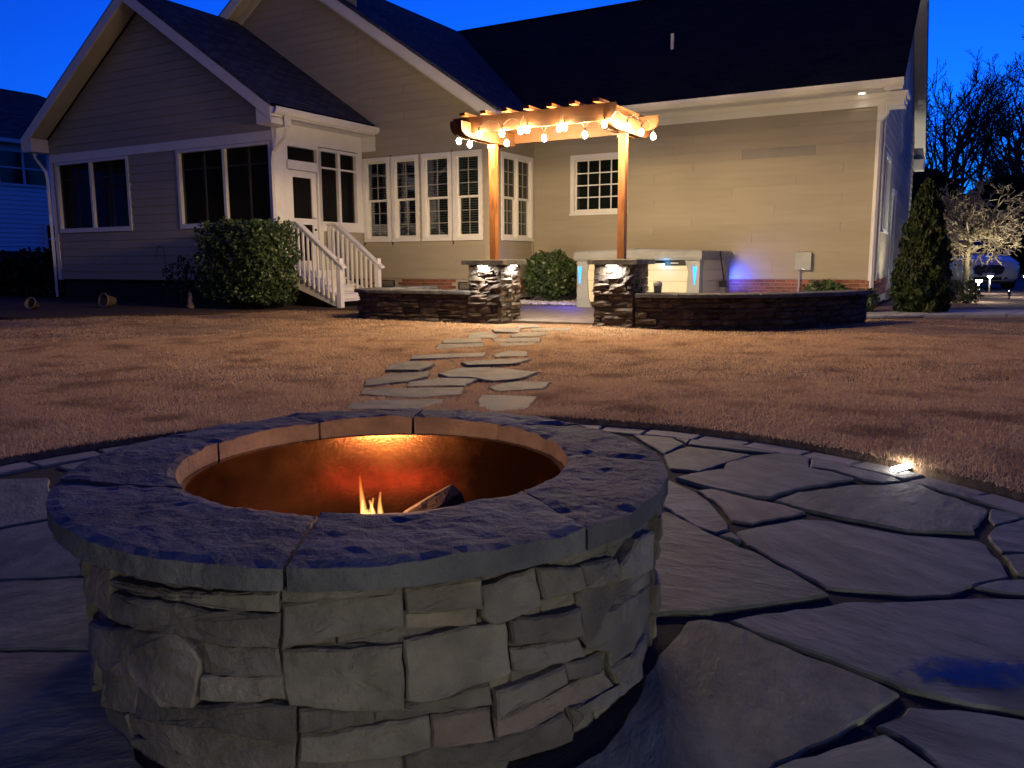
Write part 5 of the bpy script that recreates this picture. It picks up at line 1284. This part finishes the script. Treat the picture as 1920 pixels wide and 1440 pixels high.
box_shrub('shrub', 'thin dark shrub by the shepherd hook in front of the porch', (-14.35, 11.45), (.38, .3), .3, 1.05, 500, .05, 'leaf_d', 34, rnd=.7)
for i, (u, v, s, lb) in enumerate(((-1.75, 14.9, .24, 'small leafy plant at the end of the curved seat wall'), (-.35, 18.6, .3, 'small leafy plant behind the columnar evergreen on the mulch'), (2.3, 21.2, .3, 'straggly low plant beside the path lights'))):
    box_shrub('small_plant', lb, (u, v), (s, s), .09, .09 + s * 1.5, 420, .05, 'leaf_d', 50 + i, rnd=.7)
# hedge by the neighbour's side
hr = root('hedge', 'dark low hedge between the porch and the blue-lit house', 'hedge', (-24.5, 13.2, .05))
g_ = np.random.default_rng(3); n = 26000
P = np.c_[g_.uniform(-31, -19.9, n), 13.4 + g_.uniform(-.7, .7, n), .1 + g_.uniform(0, 1, n) ** .6 * 1.08 + .08 * np.sin(np.arange(n))]
P[:, 2] += .07 * np.sin(P[:, 0] * 4.1) + .05 * np.sin(P[:, 0] * 9.7)
leaf_obj('crown', P, .10, 'pine', hr, 5)
part('trunk', MB().tube([(-30.5, 13.4, .1), (-20.2, 13.4, .1)], .05, 5), 'bark', hr)
# columnar evergreen
av = root('arborvitae', 'tall narrow evergreen standing at the corner of the house', 'evergreen', (-.92, 15.35, .06))
n = 17000; t = g_.uniform(0, 1, n) ** 1.35; ang = g_.uniform(0, 2 * PI, n)
prof = np.interp(t, [0, .06, .25, .5, .8, .95, 1], [.34, .40, .40, .34, .20, .09, .02])
lump = 1 + .14 * np.sin(ang * 5 + t * 17) + .09 * np.sin(ang * 9 - t * 31)
rr_ = prof * lump * g_.uniform(.2, 1, n) ** .35
P = np.c_[-.92 + rr_ * np.cos(ang), 15.35 + rr_ * np.sin(ang), .1 + t * 2.12]
leaf_obj('crown', P, .05, 'arbor', av, 9, up=1.8, long=2.2)
part('trunk', MB().tube([(-.92, 15.35, -.02), (-.92, 15.35, 1.9)], [.045, .012], 7), 'bark', av)

def grow(mb, g_, p, d, L, r, lev, maxlev, sides, wander, up, nch, ratio, ang, minr):
    n = 5 if lev == 0 else 4; pts = [p]; q = p
    for i in range(n):
        d = (d + Vector((g_.gauss(0, wander), g_.gauss(0, wander), g_.gauss(0, wander) + up[min(lev, len(up) - 1)]))).normalized(); q = q + d * (L / n); pts.append(q)
    rd = [max(minr, r * (1 - .55 * i / n)) for i in range(n + 1)]
    mb[0 if lev == 0 else 1].tube([tuple(x) for x in pts], rd, sides[min(lev, len(sides) - 1)], False)
    if lev >= maxlev: return
    c = nch[min(lev, len(nch) - 1)]
    for i in range(c):
        f = (.30 if lev == 0 else .22) + (1 - (.30 if lev == 0 else .22)) * (i + g_.random() * .8) / c; f = min(f, .999)
        k_ = int(f * n); s = pts[k_].lerp(pts[k_ + 1], f * n - k_)
        dd = (pts[k_ + 1] - pts[k_]).normalized(); a = Vector((g_.gauss(0, 1), g_.gauss(0, 1), g_.gauss(0, .5))); a = (a - dd * a.dot(dd)).normalized()
        an = R(g_.uniform(*ang)); nd = dd * math.cos(an) + a * math.sin(an)
        grow(mb, g_, s, nd, L * g_.uniform(*ratio) * (1.15 - .45 * f), max(minr, rd[k_] * g_.uniform(.45, .7)), lev + 1, maxlev, sides, wander, up, nch, ratio, ang, minr)
def bare_tree(name, label, base, h, r, seed, mat, maxlev=4, nch=(9, 5, 4, 4), up=(.10, .06, .05), wander=.13, ratio=(.42, .62), ang=(22, 55), minr=.008, group=None, lean=(0, 0), sides=(7, 5, 4, 3)):
    rt = root(name, label, 'tree', tuple(base), 'w', group); g_ = random.Random(seed); mbs = [MB(), MB()]
    grow(mbs, g_, Vector(base) - Vector((0, 0, .1)), Vector((lean[0], lean[1], 1)).normalized(), h * .62, r, 0, maxlev, sides, wander, up, nch, ratio, ang, minr)
    part('trunk', mbs[0], mat, rt, True); part('crown', mbs[1], mat, rt); return rt
# small bare ornamental tree, lit from below
q_ = hw(-.45, 22.4)
mt = root('ornamental_tree', 'small bare ornamental tree with twisting branches lit from below', 'tree', (q_.x, q_.y, .09), 'w')
g_r = random.Random(77); mbs = [MB(), MB()]; b0 = Vector((q_.x, q_.y, .03)); f0 = b0 + Vector((.08, 0, 1.42))
mbs[0].tube([tuple(b0), tuple(b0.lerp(f0, .35) + Vector((.03, 0, 0))), tuple(b0.lerp(f0, .7) + Vector((-.02, 0, 0))), tuple(f0)], [.085, .068, .06, .055], 9)
for i in range(20):
    t = 2 * PI * i / 20 + g_r.uniform(-.3, .3); z_ = g_r.uniform(.78, 1.0)
    s = b0.lerp(f0, z_ if i < 10 else 1.0)
    grow(mbs, g_r, s, Vector((math.cos(t), math.sin(t), g_r.uniform(.15, .95))).normalized(), g_r.uniform(1.0, 1.4), .042, 1, 4, (8, 5, 4, 3), .34, (.05, .05, .02, -.02), (0, 6, 5, 3), (.45, .65), (25, 65), .011)
part('trunk', mbs[0], 'pale_bark', mt, True); part('crown', mbs[1], 'pale_bark', mt)
# woods behind
TR = [(-4.5, 62, 15.5, .22), (-1.6, 55, 13.5, .19), (.6, 64, 17.5, .26), (1.3, 57, 12.5, .16), (3.6, 60, 18, .26), (5.2, 68, 17, .25), (2.6, 72, 16, .22), (-.6, 75, 17, .22), (7.5, 63, 16, .24), (-2.8, 70, 18, .24), (1.9, 80, 20, .25), (4.6, 78, 19, .25)]
LB = ['tall bare tree rising right beside the gable edge', 'slim bare tree in front of the woods next to the gable edge', 'tallest forked bare tree in the woods behind the car', 'short slender bare tree among the woods behind the ornamental tree',
      'large spreading bare tree at the right end of the woods', 'bare tree standing behind the large spreading bare tree', 'distant bare tree between the two tallest in the woods', 'most distant thin bare tree of the woods', 'bare tree at the far right end of the woods', 'bare tree partly hidden behind the gable edge, deep in the woods', 'tall bare tree deep in the woods above the parked car', 'tall bare tree deep in the woods near the dark pine']
for i, ((u, v, h, r), lb) in enumerate(zip(TR, LB)):
    b = hw(u, v); bare_tree('bare_tree', lb, (b.x, b.y, .0), h, r, 100 + i, 'bark', 4, (11, 6, 4, 3), (.05, .05, .05), .10, (.42, .66), (18, 48), .016, 'bare trees of the woods', (random.Random(i).uniform(-.12, .12), 0))
for i, (u, v, h, w, lb) in enumerate(((-3.0, 50, 5.5, 2.6, 'dark evergreen bush behind the house corner'), (.6, 52, 5.2, 2.6, 'dark evergreen bush behind the ornamental tree'), (4.0, 50, 5.8, 2.8, 'dark evergreen bush behind the parked car'), (7.4, 47, 11.5, 2.2, 'tall dark pine at the right end of the woods'), (-6.5, 54, 5.5, 2.8, 'dark evergreen bush mostly hidden by the house'), (8, 52, 6, 3.0, 'dark evergreen bush beside the tall dark pine'))):
    rt = root('evergreen_bush' if i != 3 else 'pine_tree', lb, 'evergreen', (u, v, 0)); n = 3800; gg = np.random.default_rng(200 + i)
    t = gg.uniform(0, 1, n); an = gg.uniform(0, 2 * PI, n); pr = w * (np.sqrt(np.clip(1 - t ** 2.2, 0, 1)) if i != 3 else np.clip(1.05 - t, .02, 1) * (t > .3) * (1 + .4 * np.sin(t * 40))) * (1 + .18 * np.sin(an * 4 + t * 9) + .1 * np.sin(an * 11))
    q = pr * gg.uniform(0, 1, n) ** .5; P = np.c_[u + q * np.cos(an), v + q * np.sin(an), t * h]
    leaf_obj('crown', P, .38, 'pine', rt, 300 + i); part('trunk', MB().tube([(u, v, -.1), (u, v, h * .9)], [.16, .03], 6), 'bark', rt)

# river stones under the shrub, a few in the bed
mb = MB(); g_r = random.Random(41)
for i in range(520):
    u, v = g_r.uniform(-8.85, -6.95), g_r.uniform(14.75, 16.45); s = g_r.uniform(.025, .06); k = len(mb.v)
    t0 = g_r.uniform(0, PI)
    for (a, b, c) in ((1, 0, 0), (0, 1, 0), (-1, 0, 0), (0, -1, 0), (0, 0, .7), (0, 0, -.6)):
        x_, y_ = a * math.cos(t0) - b * math.sin(t0), a * math.sin(t0) + b * math.cos(t0)
        mb.v.append((u + x_ * s * g_r.uniform(.8, 1.3), v + y_ * s * g_r.uniform(.7, 1.1), .09 + c * s))
    mb.f += [(k + p, k + (p + 1) % 4, k + 4) for p in range(4)] + [(k + (p + 1) % 4, k + p, k + 5) for p in range(4)]
single('river_stones', mb, 'pale_stone', 'loose pale river stones under the rounded shrub', 'stones', (-7.9, 15.6, .07), kind='stuff')
# flower pots lying in the bed, stone ornament, shepherd hook
def pot(label, u, v, r, rot, tilt):
    b = hw(u, v, .07); p = MB().lathe([(0, 0), (r * .62, 0), (r * .95, r * 1.5), (r * 1.08, r * 1.5), (r * 1.08, r * 1.75), (r * .96, r * 1.75), (r * .84, r * 1.5), (r * .54, .03), (0, .03)], (0, 0, 0), 24)
    me = mesh_of(p, 'flower_pot', smooth=True); me.materials.append(M['terracotta'])
    me.transform(Matrix.Rotation(rot, 4, 'Z') @ Matrix.Rotation(tilt, 4, 'X'))
    zmin = min(q.co.z for q in me.vertices)
    o = bpy.data.objects.new('flower_pot', me); COL.objects.link(o); o.location = (b.x, b.y, .062 - zmin); settag(o, label, 'flower pot')
pot('large empty pot tipped on its side in the mulch', -15.3, 10.5, .14, R(-28), R(82))
pot('small empty pot tipped over in the mulch near the hedge', -16.2, 9.45, .11, R(-10), R(70))
b = MB().lathe([(0, 0), (.085, 0), (.09, .04), (.06, .09), (.07, .16), (.05, .21), (.04, .24), (.05, .28), (.035, .32), (0, .335)], (-13.55, 10.95, .06), 14)
single('garden_ornament', b, 'terracotta', 'small dull stone garden ornament beside the clipped shrub', 'ornament', (-13.55, 10.95, .06), smooth=True)
hk = [(-14.3, 11.0, -.05), (-14.3, 11.0, 1.15)] + [(-14.3 - .12 + .12 * math.cos(t), 11.0, 1.15 + .14 * math.sin(t)) for t in [PI * i / 8 for i in range(1, 9)]] + [(-14.56, 11.0, 1.07), (-14.60, 11.0, 1.10)]
single('shepherd_hook', MB().tube(hk, .007, 6), 'metal', 'thin black shepherd hook in the bed before the porch', 'hook', (-14.3, 11.0, .06))

# ------------------------------------------------------------------ neighbour's house
nb = root('neighbour_house', 'pale two-storey house lit blue by the dusk, behind the hedge', 'house', (-41, 18, 0))
uN = -37.0; VN, ZN = 25.23, 9.24
wall = part('wall', MB().box(uN - 9, uN, 6, 30.5, 0, 6.2), 'nsiding', nb)
z = .3
while z < 6.1:
    mb = MB().hexa([(uN, 6, z), (uN + .03, 6, z), (uN + .03, 30.5, z), (uN, 30.5, z), (uN, 6, z + .19), (uN + .006, 6, z + .19), (uN + .006, 30.5, z + .19), (uN, 30.5, z + .19)]); part('siding_board', mb, 'nsiding', wall); z += .2
hips = [(uN - 9.5, 5.5, 6.2), (uN + .5, 5.5, 6.2), (uN + .5, 31, 6.2), (uN - 9.5, 31, 6.2), (uN - 4.5, 11, ZN), (uN - 4.5, VN, ZN)]
mb = MB().add(hips, [(0, 1, 4), (1, 2, 5, 4), (2, 3, 5), (3, 0, 4, 5), (3, 2, 1, 0)]); part('roof', mb, 'roof_u', nb)
part('fascia', MB().box(uN + .45, uN + .52, 5.5, 31, 6.08, 6.24), 'trim', nb)
def nwin(v0, v1, z0, z1, units):
    mb = MB(); c = .1
    for b in ((v0, v1, z1 - c, z1), (v0, v1, z0, z0 + c), (v0, v0 + c, z0 + c, z1 - c), (v1 - c, v1, z0 + c, z1 - c)): mb.box(uN + .03, uN + .09, b[0], b[1], b[2], b[3])
    w = part('window', mb, 'trim', nb); uw = (v1 - v0 - 2 * c) / units
    for i in range(units):
        a = v0 + c + i * uw
        for q0, q1 in ((z0 + c, (z0 + z1) / 2 - .03), ((z0 + z1) / 2 + .03, z1 - c)): part('pane', MB().box(uN + .034, uN + .05, a + .05, a + uw - .05, q0, q1), 'carglass', w)
        mb = MB().box(uN + .035, uN + .075, a + .05, a + uw - .05, (z0 + z1) / 2 - .03, (z0 + z1) / 2 + .03)
        if i: mb.box(uN + .035, uN + .08, a - .05, a + .05, z0 + c, z1 - c)
        part('sash', mb, 'trim', w)
nwin(20.35, 22.65, 4.3, 5.85, 2); nwin(22.2, 23.1, 1.35, 2.75, 1)

# ------------------------------------------------------------------ parked car, seen from the front
CX0 = hw(.05, 27.6)
car = root('parked_car', 'silver car with a dark grille parked beyond the bare ornamental tree', 'car', (CX0.x, CX0.y, .075), 'w')
car.rotation_euler = (0, 0, R(-12)); ORG[car.name] = Vector((0, 0, 0))
# local axes: x across, y back from the nose, z up
def loft(sections, mat, name, smooth=True):
    mb = MB(); n = len(sections[0])
    for s in sections: mb.v += s
    for i in range(len(sections) - 1):
        for j in range(n): j2 = (j + 1) % n; mb.f.append((i * n + j, (i + 1) * n + j, (i + 1) * n + j2, i * n + j2))
    mb.f.append(tuple(range(n))); mb.f.append(tuple((len(sections) - 1) * n + j for j in reversed(range(n))))
    return part(name, mb, mat, car, smooth)
def sec(y, w, z0, zs, zt, wt):
    a = [(-w * .86, z0), (-w, z0 + .12), (-w * 1.0, zs - .12), (-w * .97, zs), (-wt, zt - .03), (-wt * .6, zt), (0, zt + .015)]
    return [(x, y, z) for x, z in a] + [(-x, y, z) for x, z in reversed(a[:-1])]
body = loft([sec(0.0, .62, .34, .62, .68, .48), sec(.07, .80, .24, .70, .78, .66), sec(.25, .91, .22, .76, .86, .74), sec(.7, .95, .22, .86, .97, .80), sec(1.25, .96, .22, .95, 1.05, .80), sec(2.6, .96, .22, 1.0, 1.06, .84), sec(4.1, .95, .22, 1.0, 1.08, .82), sec(4.55, .88, .30, .95, 1.02, .74)], 'paint', 'body')
def gsec(y, w, zb, wt, zt): a = [(-w, zb), (-wt, zt - .06), (-wt * .8, zt), (0, zt + .02)]; return [(x, y, z) for x, z in a] + [(-x, y, z) for x, z in reversed(a[:-1])]
loft([gsec(1.10, .78, 1.0, .76, 1.06), gsec(1.85, .80, 1.03, .60, 1.52), gsec(2.5, .82, 1.03, .60, 1.60), gsec(3.6, .82, 1.03, .58, 1.56), gsec(4.35, .78, 1.03, .62, 1.12)], 'carglass', 'greenhouse')
loft([gsec(1.80, .60, 1.50, .56, 1.535), gsec(2.5, .61, 1.59, .57, 1.63), gsec(3.7, .59, 1.54, .55, 1.58)], 'paint', 'roof')
gp = [(-.42, .62), (-.30, .70), (.30, .70), (.42, .62), (.36, .46), (.20, .41), (-.20, .41), (-.36, .46)]
mb = MB().prism(gp, 0, .07); mb.v = [(x, -.045 + z, y) for x, y, z in mb.v]; mb.f = [f[::-1] for f in mb.f]; grl = part('grille', mb, 'black', car)
mb = MB().tube([(x, -.05, z) for x, z in gp + gp[:1]], .012, 6); part('grille_surround', mb, 'chrome', grl)
mb = MB()
for s in (-1, 1): mb.box(s * .09 if s > 0 else -.38, .38 if s > 0 else -.09, -.058, -.044, .548, .568)
part('grille_bar', mb, 'chrome', grl)
em = MB().tube([(.085 * math.cos(2 * PI * i / 24), -.062, .558 + .085 * math.sin(2 * PI * i / 24)) for i in range(25)], .009, 6)
for i in range(3): t = PI / 2 + 2 * PI * i / 3; em.tube([(0, -.062, .558), (.08 * math.cos(t), -.062, .558 + .08 * math.sin(t))], [.013, .004], 5)
part('emblem', em, 'chrome', grl)
for s in (-1, 1):
    hp = [(.47, .63), (.62, .70), (.80, .74), (.86, .72), (.82, .64), (.62, .57), (.50, .58)]
    mb = MB().prism([(s * x, z) for x, z in hp], 0, .06); mb.v = [(x, .075 - .06 + (abs(x) - .47) * .42 + z - .02, y) for x, y, z in mb.v]; mb.f = [f[::-1] for f in mb.f]
    hl = part('headlight', mb, 'carglass', car)
    mb = MB().tube([(s * .50, -.006, .615), (s * .66, .06, .675), (s * .82, .13, .715)], .010, 5); part('running_lamp', mb, 'chrome', hl)
    ip = [(.44, .30), (.50, .40), (.76, .44), (.82, .38), (.74, .29)]
    mb = MB().prism([(s * x, z) for x, z in ip], 0, .06); mb.v = [(x, -.02 + (abs(x) - .44) * .35 + z, y) for x, y, z in mb.v]; mb.f = [f[::-1] for f in mb.f]
    it = part('air_intake', mb, 'black', car)
    mb = MB().tube([(s * .40, -.02, .275), (s * .76, .085, .275)], .012, 5); part('intake_trim', mb, 'chrome', it)
    for y in (.92, 3.65):
        w = part('wheel', MB().tube([(s * .74, y, .335), (s * .97, y, .335)], .335, 28), 'tyre', car, False)
        part('rim', MB().tube([(s * .968, y, .335), (s * .975, y, .335)], .235, 18), 'alu', w)
    mb = MB().lathe([(0, -.07), (.09, -.05), (.11, .0), (.09, .06), (0, .075)], (s * 1.02, 1.65, 1.06), 10); part('mirror', mb, 'paint', car, True)
part('lower_grille', MB().box(-.36, .36, -.03, .04, .27, .36), 'black', car)
part('windscreen_wiper', MB().tube([(-.5, 1.12, 1.065), (.1, 1.18, 1.09)], .008, 4), 'black', car)
part('number_plate', MB().box(-.16, .16, -.075, -.06, .40, .47), 'paint', car)
part('underside', MB().box(-.80, .80, .15, 4.4, .16, .26), 'black', car)
